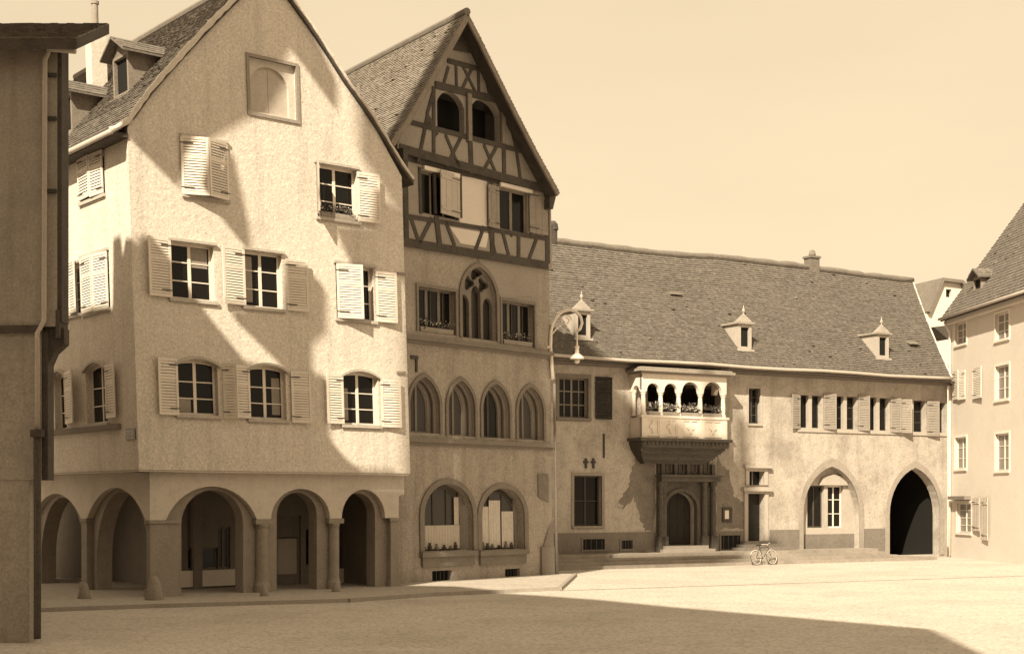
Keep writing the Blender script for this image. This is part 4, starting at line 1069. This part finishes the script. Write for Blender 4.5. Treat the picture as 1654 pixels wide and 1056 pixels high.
# chimneys on the ridge
P = f3.A(1312, 440, SB); m = MB(); m.box(f3, P[0] - .32, P[0] + .3, P[1] - .8, P[1] + .75, SB - .3, SB + .25); m.box(f3, P[0] - .38, P[0] + .36, P[1] + .75, P[1] + .86, SB - .36, SB + .31); c = m.build('chimney', M['tile2'], RF3)
m = MB(); m.lathe(f3.W(P[0], P[1] + .86, SB), [(.16, 0), (.2, .1), (.14, .3), (.05, .36)], 10); m.tube([f3.W(P[0] - .3, P[1] + .1, SB), f3.W(P[0] - .7, P[1] - .0, SB), f3.W(P[0] - 1.4, P[1] - .2, SB)], .06, 6); m.build('chimney_cowl', M['trim2'], c)
P = f3.A(893, 392, SB); m = MB(); m.box(f3, P[0] - .28, P[0] + .0, P[1] - .6, P[1] + .8, SB - .2, SB + .2); m.lathe(f3.W(P[0] + .02, P[1] - .2, SB), [(.2, 0), (.2, .8), (.26, .82), (.22, 1.1), (.1, 1.25)], 10)
m.build('chimney', M['timber'], RF3)

# ---- steps in front of the guard house
aS = f3.A(1432, 893, 1.2)[0]; aS2 = f3.A(1508, 905, 1.9)[0]
m = MB()
for k in range(4):
    d1 = 1.15 + .33 * (3 - k); z1 = .15 * (k + 1)
    m.box(f3, a3L, (aS2 if k == 0 else aS + .5 - .33 * k) , -.05, z1 + .001 * k, 0.001 + .002 * k, d1)
tag(m.build('steps', M['step']), kind='structure')

# ================================================================== RIGHT HOUSES
O4 = EYE + ray(1535, 900) * 75.5; u4 = Vector((.086, -1, 0)).normalized(); n4 = Vector((-1, -.086, 0)).normalized(); f4 = Frame(O4, u4, n4)
B4 = thing('pale_house', Vector((O4.x, O4.y, 0)), 'pale plastered house with steep tiled roof at the right edge', 'house')
ze4 = f4.A(1560, 503)[1]
Hh = []; W4 = []
for x0, x1, yt, yb in ((1543, 1561, 521, 556), (1543, 1561, 706, 757), (1546, 1569, 812, 860), (1608, 1630, 505, 548), (1608, 1630, 590, 645), (1608, 1630, 700, 760)):
    r = f4.rect(x0, x1, yt, yb); W4.append(r); Hh.append(rloop(*r))
m = MB(); m.sheet(f4, rloop(0, 14, 0, ze4), Hh, -.4, 0); m.box(f4, 0, .4, 0, ze4, -9, -.401); m.box(f4, 13.6, 14, 0, ze4, -9, -.401); m.build('wall', M['pale4'], B4)
for k, r in enumerate(W4): window(f4, B4, *r[:2], *r[2:], -.12, 2, 3 if k != 2 else 4, fm='white', gm='paleglass', surround=.12, sm='white', sill=.1)
def sh4(x_h, x_f, yt, yb, ang, mat, **kw):
    a0, a1, z0, z1 = f4.rect(min(x_h, x_f), max(x_h, x_f), yt, yb); ah, w, side = (a1, a1 - a0, -1) if x_f < x_h else (a0, a1 - a0, 1)
    return shutter(f4, B4, ah, w, z0, z1, side, ang, mat=mat, **kw)
sh4(1541, 1551, 598, 645, 4, 'shutter'); sh4(1561, 1551, 598, 645, 4, 'shutter'); sh4(1573, 1590, 592, 643, 4, 'shutter')
sh4(1573, 1587, 804, 857, 5, 'shutpale', louvre=False); sh4(1588, 1600, 803, 872, 5, 'shutpale', louvre=False)
m = MB(); a0, z_ = f4.A(1541, 804); a1, _ = f4.A(1568, 804); m.box(f4, a0, a1, z_ - .08, z_ + .1, 0, .35); m.build('shop_ledge', M['trim2'], B4)
def r4(s, t): return f4.W(-.1 + 14.2 * s, ze4 - .15 + 7.6 * t, .5 - 5.6 * t)
def r4b(s, t): return f4.W(14.1 - 14.2 * s, ze4 - .15 + 7.6 * t, -10.5 + 5.4 * t)
m = MB(); slab(m, r4, .14, 3, 3); slab(m, r4b, .14, 3, 3); m.prism(f4, [(0, 0), (1, 0), (1, 1)], 0, .01) if False else None; RF4 = m.build('roof', M['timber'], B4)
m = MB(); tiles(m, r4, 74, 42, .04); m.build('roof_tiles', M['tile'], RF4)
m = MB(); m.tube([r4(0, 0) + n4 * .08, r4(1, 0) + n4 * .08], .08, 8); m.build('gutter', M['lead'], B4, smooth=True)
m = MB(); m.face([f4.W(.02, ze4 - .4, -.02), f4.W(.02, ze4 - .4, -10), f4.W(.02, ze4 + 7.3, -5.1)]); m.box(f4, -.05, 14.05, ze4 - .45, ze4 - .2, 0, .3); m.build('gable_wall', M['pale4'], B4)
n_ = (r4(1, .2) - r4(0, .2)).cross(r4(.5, .8) - r4(.5, .1)).normalized()
P = on_plane(r4(.5, .3), n_, 1578, 470); q = P - f4.O; dormer(f4, RF4, f4.u.dot(q), P.z - .05, f4.n.dot(q), 1.0, .75, 2.2, wm='timberpale', over=.25)
P = r4(.62, .75); q = P - f4.O; m = MB(); m.box(f4, 4.2, 5.1, P.z - 1, P.z + 1.9, f4.n.dot(q) - .5, f4.n.dot(q) + .4); m.build('chimney', M['tile2'], RF4)
m = MB(); m.tube([f4.W(.16, z, .1) for z in (.1, 4, 8, ze4 - .9)] + [f4.W(.16, ze4 - .3, .4)], .06, 8); m.build('downpipe', M['white'], B4, smooth=True)

O5 = EYE + ray(1497, 800) * 92; f5 = Frame(O5, Vector((.94, .34, 0)), Vector((.34, -.94, 0)))
B5 = thing('rear_house', Vector((O5.x, O5.y, 0)), 'pale gabled house top showing between the great roof and the right-hand house', 'house')
zz5 = f5.A(1515, 520)[1]; P5 = [f5.A(*p) for p in ((1494, 560), (1497, 505), (1519, 452), (1524, 450), (1552, 456), (1570, 500), (1572, 560))]
r = f5.rect(1528, 1537, 467, 480)
m = MB(); m.sheet(f5, [(P5[0][0], 0), (P5[-1][0], 0)] + list(reversed(P5)), [rloop(*r)], -.4, 0); m.box(f5, P5[0][0], P5[0][0] + .3, 0, P5[1][1], -9, -.401); m.build('wall', M['pale4'], B5)
m = MB(); m.box(f5, r[0], r[1], r[2], r[3], -.3, -.25); m.build('pane', M['glass'], B5)
m = MB(); T5 = [P5[1], P5[2], P5[4], P5[5]]
for p, q in zip(T5[:-1], T5[1:]): m.seg(f5, p, q, .2, -8, .3 + .002 * q[1])
m.build('roof', M['tile2'], B5)
m = MB(); p = [f5.A(*p, 3.0) for p in ((1508, 528), (1540, 524), (1540, 546), (1532, 548))]; m.prism(f5, p, -1, 3.0); m.build('eave', M['timber'], B5)

# ================================================================== LEFT HOUSE (near, across the lane)
Y0 = 30.0
def X0(px, y=Y0): return (px - CX) / F * y
def Z0(py, y=Y0): return EYE.z + (HY - py) / F * y
f0 = Frame(Vector((X0(92), Y0, 0)), Vector((1, 0, 0)), Vector((0, -1, 0)))
B0 = thing('jettied_house', Vector((X0(48), Y0, 0)), 'grey jettied house with dark timber corner and rain pipe, cut off at the left edge', 'house')
zj = Z0(527); zj2 = Z0(775); ztp = Z0(62)
m = MB(); m.box(f0, -6, 0, zj, ztp, -.5, 0); m.box(f0, -6, X0(66) - X0(92), zj2, zj - .001, -.5, -.02); m.box(f0, -6, X0(46) - X0(92), 0, zj2 - .001, -.5, -.04)
m.hexa([(-15.6, 30.501, 0), (-10.25, 30.501, 0), (-21.0, 43.6, 0), (-31, 36, 0), (-15.6, 30.501, ztp), (-10.25, 30.501, ztp), (-21.0, 43.6, ztp), (-31, 36, ztp)])
m.build('wall', M['grey0'], B0)
m = MB(); m.box(f0, .001, .09, zj + .1, ztp + .2, -.5, -.03); m.box(f0, -.02, .06, zj - .25, zj + .35, -.55, .03)
m.prism(f0, [(-.42, zj - .02), (.12, zj - .02), (.12, zj - .35), (-.1, zj - .55), (-.3, zj - 1.0)], -.45, -.1)
m.box(f0, X0(66) - X0(92) + .001, X0(76) - X0(92), zj2 - .0, zj - .1, -.45, -.05)
m.box(f0, -6, -.3, zj - .14, zj + .02, .001, .06)
m.build('timber_corner', M['timber'], B0)
m = MB(); 
for y in (123, 193, 310):
    m = MB(); z = Z0(y); m.box(f0, -.19, .0, z - .03, z + .05, 0, .06); m.build('shutter_hook', M['iron'], B0)
m = MB(); xg = X0(84) - X0(92); m.tube([f0.W(-.12, Z0(84), .25), f0.W(X0(128) - X0(92), Z0(88), .25)], .075, 8); m.tube([f0.W(-.1, Z0(84), .2), f0.W(-.22, Z0(100), .1), f0.W(-.24, zj + .1, .1), f0.W(-.38, zj - .15, .1), f0.W(-.38, Z0(697), .1)], .055, 8)
m.build('rain_pipe', M['lead'], B0, smooth=True)
m = MB(); m.tube([f0.W(-.38, Z0(704), .1), f0.W(-.38, .1, .1)], .08, 8); m.box(f0, -.5, -.26, Z0(706), Z0(694), .0, .2); m.build('pipe_shoe', M['timber'], B0)
def r0(s, t): return f0.W(-6 + 6.55 * s, Z0(74) + 1.1 * t, .45 - 2.4 * t)
m = MB(); slab(m, r0, .22, 2, 2); RF0 = m.build('roof', M['timber'], B0)
m = MB(); tiles(m, r0, 36, 15, .04); m.build('roof_tiles', M['tile'], RF0)

# ================================================================== GROUND DETAIL
# pavement along the arcade and the gabled house
k0 = ground(-60, 992); k1 = ground(240, 981); k2 = ground(560, 972); k3 = ground(700, 962); k4 = ground(900, 953)
inn = [ground(-60, 940), fal.W(-6, 0, -2), fa.W(0, 0, -3), fa.W(WA, 0, -3), f2.W(aL2, 0, -.2), f2.W(.3, 0, -.2)]
outr = [k0, k1, k2, k3, k4]
m = MB(); pts = outr + [f2.W(.9, 0, .3)] + [f2.W(.35, 0, -.2), f2.W(aL2, 0, -.3), fa.W(WA, 0, -3.3), fa.W(2.5, 0, -3.3), fal.W(-12, 0, -3), ground(-60, 945)]
m.face([Vector((p.x, p.y, .1)) for p in pts])
tag(m.build('pavement', M['walk']), kind='structure')
m = MB(); ks = [Vector((p.x, p.y, 0)) for p in outr] + [f2.W(.9, 0, .3)]
for a, b in zip(ks[:-1], ks[1:]):
    d_ = (b - a).normalized(); nn_ = Vector((d_.y, -d_.x, 0)) * .16
    m.hexa([a + nn_, b + nn_, b, a, a + nn_ * .9 + Z * .112, b + nn_ * .9 + Z * .112, b + Z * .112, a + Z * .112])
tag(m.build('kerb', M['kerb']), kind='structure')
m = MB(); a, b = ground(905, 953.5), ground(1660, 929.5)
N_ = 40
for k in range(N_):
    p, q = lerp(a, b, k / N_), lerp(a, b, (k + 1) / N_); w = Vector((0, .16, 0)) ; m.face([Vector((p.x, p.y - .16, .004)), Vector((q.x, q.y - .16, .004)), Vector((q.x, q.y + .16, .004)), Vector((p.x, p.y + .16, .004))])
tag(m.build('gutter_channel', M['gutterline']), kind='structure')

# ================================================================== STREET LAMP on its bracket
P = f2.W(.16, f2.A(893, 612)[1], .3)
def lp_(px, py): 
    r = ray(px, py); t = P.y / r.y; return EYE + r * t
t = thing('street_lamp', P, 'white swan-neck bracket lamp on the corner of the brown gabled house', 'lamp')
m = MB(); path = [(893, 612), (891, 585), (889, 560), (890, 535), (893, 522), (900, 510), (909, 503), (920, 500), (931, 504), (938, 512), (940, 522), (937, 531), (932, 535)]
m.tube([lp_(*p) for p in path], [.075, .07, .07] + [.062] * 9 + [.055], 8); m.build('bracket', M['lamp'], t, smooth=True)
m = MB(); q = lp_(885, 561); m.tube([lp_(889, 561), lp_(882, 561) + Vector((0, 0, 0))], .07, 8); m.tube([lp_(893, 612), f2.W(0, lp_(893, 612).z, .05)], .04, 6); m.tube([lp_(889, 561), f2.W(0, lp_(889, 561).z, .02)], .04, 6); m.build('wall_mount', M['lamp'], t)
m = MB(); m.tube([lp_(914 + 9 * math.cos(q) * (1 - q / 14), 517 - 9 * math.sin(q) * (1 - q / 14)) for q in [k * .35 for k in range(24)]], .028, 6); m.tube([lp_(891, 540), lp_(900, 530), lp_(908, 524)], .03, 6); m.build('scroll', M['lamp'], t)
c = lp_(932, 583); m = MB(); h_ = lp_(932, 535).z - c.z
m.lathe(c, [(.04, .05), (.27, .08), (.28, .12), (.2, .22), (.09, .3), (.075, .5), (.1, .55), (.04, .62), (.02, h_)], 16); m.build('lamp_shade', M['lamp'], t, smooth=False)
m = MB(); m.lathe(c, [(.03, -.1), (.09, -.06), (.11, 0), (.08, .06)], 12); m.build('lamp_globe', M['lamp'], t, smooth=True)

# ================================================================== BICYCLE leaning on the steps
P = f3.W(f3.A(1235, 915, 2.3)[0], 0, 2.32)
bu = (u3 * .93 - n3 * .1).normalized()
t = thing('bicycle', P, 'parked bicycle standing against the steps below the side door', 'bicycle')
up = (Z * .98 - n3 * .18).normalized()
def bp(x, z): return P + bu * x + up * z
side = bu.cross(up).normalized()
for x in (-.52, .52):
    m = MB(); m.tube([bp(x + .33 * math.cos(q), .34 + .33 * math.sin(q)) for q in [2 * math.pi * k / 28 for k in range(29)]], .02, 6, cap=False); w_ = m.build('wheel', M['rubber'], t)
    m = MB(); m.tube([bp(x + .305 * math.cos(q), .34 + .305 * math.sin(q)) for q in [2 * math.pi * k / 28 for k in range(29)]], .012, 6, cap=False)
    for k in range(14): q = 2 * math.pi * k / 14; m.tube([bp(x, .34), bp(x + .3 * math.cos(q), .34 + .3 * math.sin(q))], .003, 4)
    m.build('rim', M['chrome'], w_)
    m = MB(); m.tube([bp(x + .36 * math.cos(q), .34 + .36 * math.sin(q)) for q in [math.pi * (.1 + .75 * k / 12) for k in range(13)]], .022, 6); m.build('mudguard', M['chrome'], t)
m = MB()
for a, b in (((-.52, .34), (-.08, .32)), ((-.52, .34), (-.2, .82)), ((-.08, .32), (-.22, .9)), ((-.08, .32), (.36, .72)), ((-.19, .8), (.34, .84)), ((.33, .92), (.38, .66)), ((.38, .66), (.52, .34))): m.tube([bp(*a), bp(*b)], .017, 7)
m.build('frame', M['iron'], t)
m = MB(); m.tube([bp(.18, 1.0) - side * .27, bp(.3, 1.0) - side * .2, bp(.33, .97), bp(.3, 1.0) + side * .2, bp(.18, 1.0) + side * .27], .014, 7); m.tube([bp(.33, .97), bp(.335, .88)], .014, 7); m.build('handlebar', M['chrome'], t)
m = MB(); m.hexa([bp(-.36, .9) - side * .08, bp(-.36, .9) + side * .08, bp(-.08, .92) + side * .02, bp(-.08, .92) - side * .02, bp(-.36, .96) - side * .09, bp(-.36, .96) + side * .09, bp(-.08, .96) + side * .025, bp(-.08, .96) - side * .025]); m.build('saddle', M['rubber'], t)
m = MB(); m.tube([bp(-.08 + .09 * math.cos(q), .32 + .09 * math.sin(q)) for q in [2 * math.pi * k / 16 for k in range(17)]], .008, 5, cap=False); m.tube([bp(-.08, .32) - side * .08, bp(.03, .2) - side * .1], .012, 5); m.tube([bp(-.08, .32) + side * .08, bp(-.19, .44) + side * .1], .012, 5); m.build('crank', M['chrome'], t)

# ================================================================== LIGHT
AZ = 20.0; EL = 38.0
S = Vector((-math.sin(R(AZ)) * math.cos(R(EL)), -math.cos(R(AZ)) * math.cos(R(EL)), math.sin(R(EL))))

# unseen slabs added for the great church, outlines traced back from the wanted shadows
YC = -5.0; NP = [0]; YP = [24.0]
fc = Frame(Vector((0, YC, 0)), Vector((1, 0, 0)), Vector((0, -1, 0)))
def back(P):
    t = (YP[0] - .35 * (NP[0] + 1) - P.y) / S.y; q = P + S * t; return (q.x, q.z)
def sh(fr, pts, d=0.0): return [back(fr.W(*fr.A(x, y, d), d)) for x, y in pts]
def shg(pts): return [back(ground(x, y)) for x, y in pts]
CH = thing('church_shadow_caster', Vector((-20, YC, 0)), 'unseen sandstone slabs and walls added out of view, shaped to cast shadows on the square', 'church_shadow_caster')
def caster(name, loop, holes=()):
    NP[0] += 1; d = .35 * NP[0] + YC - YP[0]; m = MB(); m.sheet(fc, loop, list(holes), d, d + .3); return m.build(name, M['casterstone'], CH)
# slabs shaped to shade the cream house and its lane side
caster('house_shade_caster', sh(fu, [(221, 385), (240, 378), (290, 440), (333, 505), (395, 583), (440, 592), (500, 600), (524, 606), (526, 700), (560, 742), (592, 764), (592, 770), (221, 770)]))
caster('house_shade_caster', sh(ful, [(60, 525), (110, 514), (182, 498), (183, 386), (193, 380), (197, 422), (203, 385), (222, 385), (222, 790), (60, 790)]))
caster('spot_shade_caster', sh(fu, [(372, 500), (466, 592), (496, 592), (497, 540), (520, 520), (520, 458), (500, 440), (463, 428), (458, 500)]))
caster('gable_shade_caster', sh(fu, [(199, 203), (278, 284), (300, 240), (340, 203), (401, 170), (442, 98), (463, 62), (536, 162), (538, 120), (506, 56), (470, -10), (431, -60), (320, 50), (275, 105)]))
caster('spot_shade_caster', sh(fu, [(340, 322), (398, 394), (394, 348), (371, 240)]))
caster('spot_shade_caster', sh(fu, [(537, 362), (566, 424), (600, 432), (645, 438), (651, 400), (648, 343), (612, 318), (606, 366)]))
m = MB(); m.wbox(-30, -27, 21, 24, 0, 66); m.wbox(-27, -12, 21, 22, 64, 66); m.build('slab_support', M['casterstone'], CH)  # pier and link added to carry the shadow slabs
YP[0] = YC; NP[0] = 0
# slab shaped to shade the gabled house, holes left for its sun patches
caster('house_shade_caster', sh(f2, [(636, 226), (672, 165), (735, 50), (772, 50), (830, 170), (900, 300), (887, 330), (883, 500), (881, 620), (889, 640), (889, 935), (721, 950), (721, 535), (690, 460), (640, 380)], .1),
    [sh(f2, [(744, 286), (786, 292), (784, 366), (788, 378), (780, 400), (748, 388), (744, 360)], .12), sh(f2, [(770, 410), (866, 428), (866, 480), (832, 474), (800, 436)], 0), sh(f2, [(706, 224), (862, 262), (852, 290), (706, 262)], .3)])
# slabs shaped to shade the guard house, its balcony and steps
caster('guard_shade_caster', sh(f3, [(905, 585), (960, 604), (995, 627), (1024, 650)]) + sh(f3, [(1041, 656), (1075, 669), (1092, 674), (1112, 690), (1126, 704), (1176, 711)], D0) +
    sh(f3, [(1186, 662), (1191, 660), (1210, 692), (1205, 702), (1213, 760), (1218, 800), (1222, 870), (1262, 880), (1262, 888), (880, 897), (890, 640)]))
caster('spot_shade_caster', sh(f3, [(1137, 600), (1150, 600), (1150, 720), (1137, 720)], D0))
caster('steps_shade_caster', sh(f3, [(860, 880), (1170, 872), (1200, 880), (1196, 900), (1160, 917), (860, 923)], 1.7))
m = MB(); m.wbox(-75, 45, YC - 22, YC - .4, 0, 24); m.build('sky_block_bulk', M['casterstone'], CH)  # unseen bulk added to block sky light on the facades
m = MB(); n_ = 12
for k in range(n_): m.wbox(-70 + k * 9.5, -68.6 + k * 9.5, YC - .39, YC - .05 , 0, 22)
m.build('wall_pilasters', M['casterstone'], CH)
# slab shaped to shade the near ground
caster('ground_shade_caster', shg([(-200, 985), (-200, 935), (240, 958), (640, 949), (744, 951), (800, 957), (871, 961), (978, 969), (1101, 981), (1185, 988), (1500, 1015), (2100, 1300), (-200, 1300)]))
YP[0] = 22.0
caster('house_shade_caster', sh(fa, [(236, 788), (652, 784), (648, 958), (236, 975)]))  # slab shaped to shade the arcade
sl = bpy.data.lights.new('sun', 'SUN'); sl.energy = 4.0; sl.angle = R(.4); sl.color = (1.0, .88, .66)
so = bpy.data.objects.new('sun', sl); COL.objects.link(so); so.rotation_euler = S.to_track_quat('Z', 'Y').to_euler(); so.location = S * 60
w = bpy.data.worlds.new('World'); SC.world = w; w.use_nodes = True; nt = w.node_tree; nt.nodes.clear()
sky = nt.nodes.new('ShaderNodeTexSky'); sky.sky_type = 'NISHITA'; sky.sun_disc = False; sky.sun_elevation = R(EL); sky.sun_rotation = R(180 + AZ)
sky.dust_density = 3.0
bw = nt.nodes.new('ShaderNodeRGBToBW'); nt.links.new(sky.outputs[0], bw.inputs[0])
pw = nt.nodes.new('ShaderNodeMath'); pw.operation = 'POWER'; pw.inputs[1].default_value = .22; nt.links.new(bw.outputs[0], pw.inputs[0])
cm = nt.nodes.new('ShaderNodeMix'); cm.data_type = 'RGBA'; cm.blend_type = 'MULTIPLY'; cm.inputs[0].default_value = 1
ci = [i for i in cm.inputs if i.type == 'RGBA']; ci[1].default_value = (1.0, .80, .525, 1)
cc = nt.nodes.new('ShaderNodeCombineColor')
for k in range(3): nt.links.new(pw.outputs[0], cc.inputs[k])
nt.links.new(cc.outputs[0], ci[0])
tcw = nt.nodes.new('ShaderNodeTexCoord'); nw_ = nt.nodes.new('ShaderNodeTexNoise'); nw_.inputs['Scale'].default_value = 2.2; nw_.inputs['Detail'].default_value = 7
mpw = nt.nodes.new('ShaderNodeMapping'); mpw.inputs['Scale'].default_value = (1, 1, 3.2); nt.links.new(tcw.outputs['Generated'], mpw.inputs[0]); nt.links.new(mpw.outputs[0], nw_.inputs['Vector'])
mrw = nt.nodes.new('ShaderNodeMapRange'); mrw.inputs['From Min'].default_value = .35; mrw.inputs['From Max'].default_value = .7; mrw.inputs['To Min'].default_value = .95; mrw.inputs['To Max'].default_value = 1.04; nt.links.new(nw_.outputs[0], mrw.inputs['Value'])
mmw = nt.nodes.new('ShaderNodeMath'); mmw.operation = 'MULTIPLY'; nt.links.new(pw.outputs[0], mmw.inputs[0]); nt.links.new(mrw.outputs[0], mmw.inputs[1])
for k in range(3): nt.links.new(mmw.outputs[0], cc.inputs[k])
bg = nt.nodes.new('ShaderNodeBackground'); bg.inputs[1].default_value = .335
nt.links.new([o for o in cm.outputs if o.type == 'RGBA'][0], bg.inputs[0])
out = nt.nodes.new('ShaderNodeOutputWorld'); nt.links.new(bg.outputs[0], out.inputs[0])

# ================================================================== CAMERA
cd = bpy.data.cameras.new('camera'); cam = bpy.data.objects.new('camera', cd); COL.objects.link(cam); SC.camera = cam
cam.location = EYE; cam.rotation_euler = (R(90), 0, 0)
cd.sensor_width = 36; cd.sensor_fit = 'HORIZONTAL'; cd.lens = F / 1654 * 36; cd.shift_y = (HY - 528) / 1654; cd.shift_x = 0
cd.clip_start = .1; cd.clip_end = 2000
vs = SC.view_settings; SC.display_settings.display_device = 'sRGB'; vs.view_transform = 'Standard'; vs.look = 'None'; vs.exposure = 1.15; vs.gamma = 1
for o in bpy.data.objects:
    if 'base' in o: del o['base']
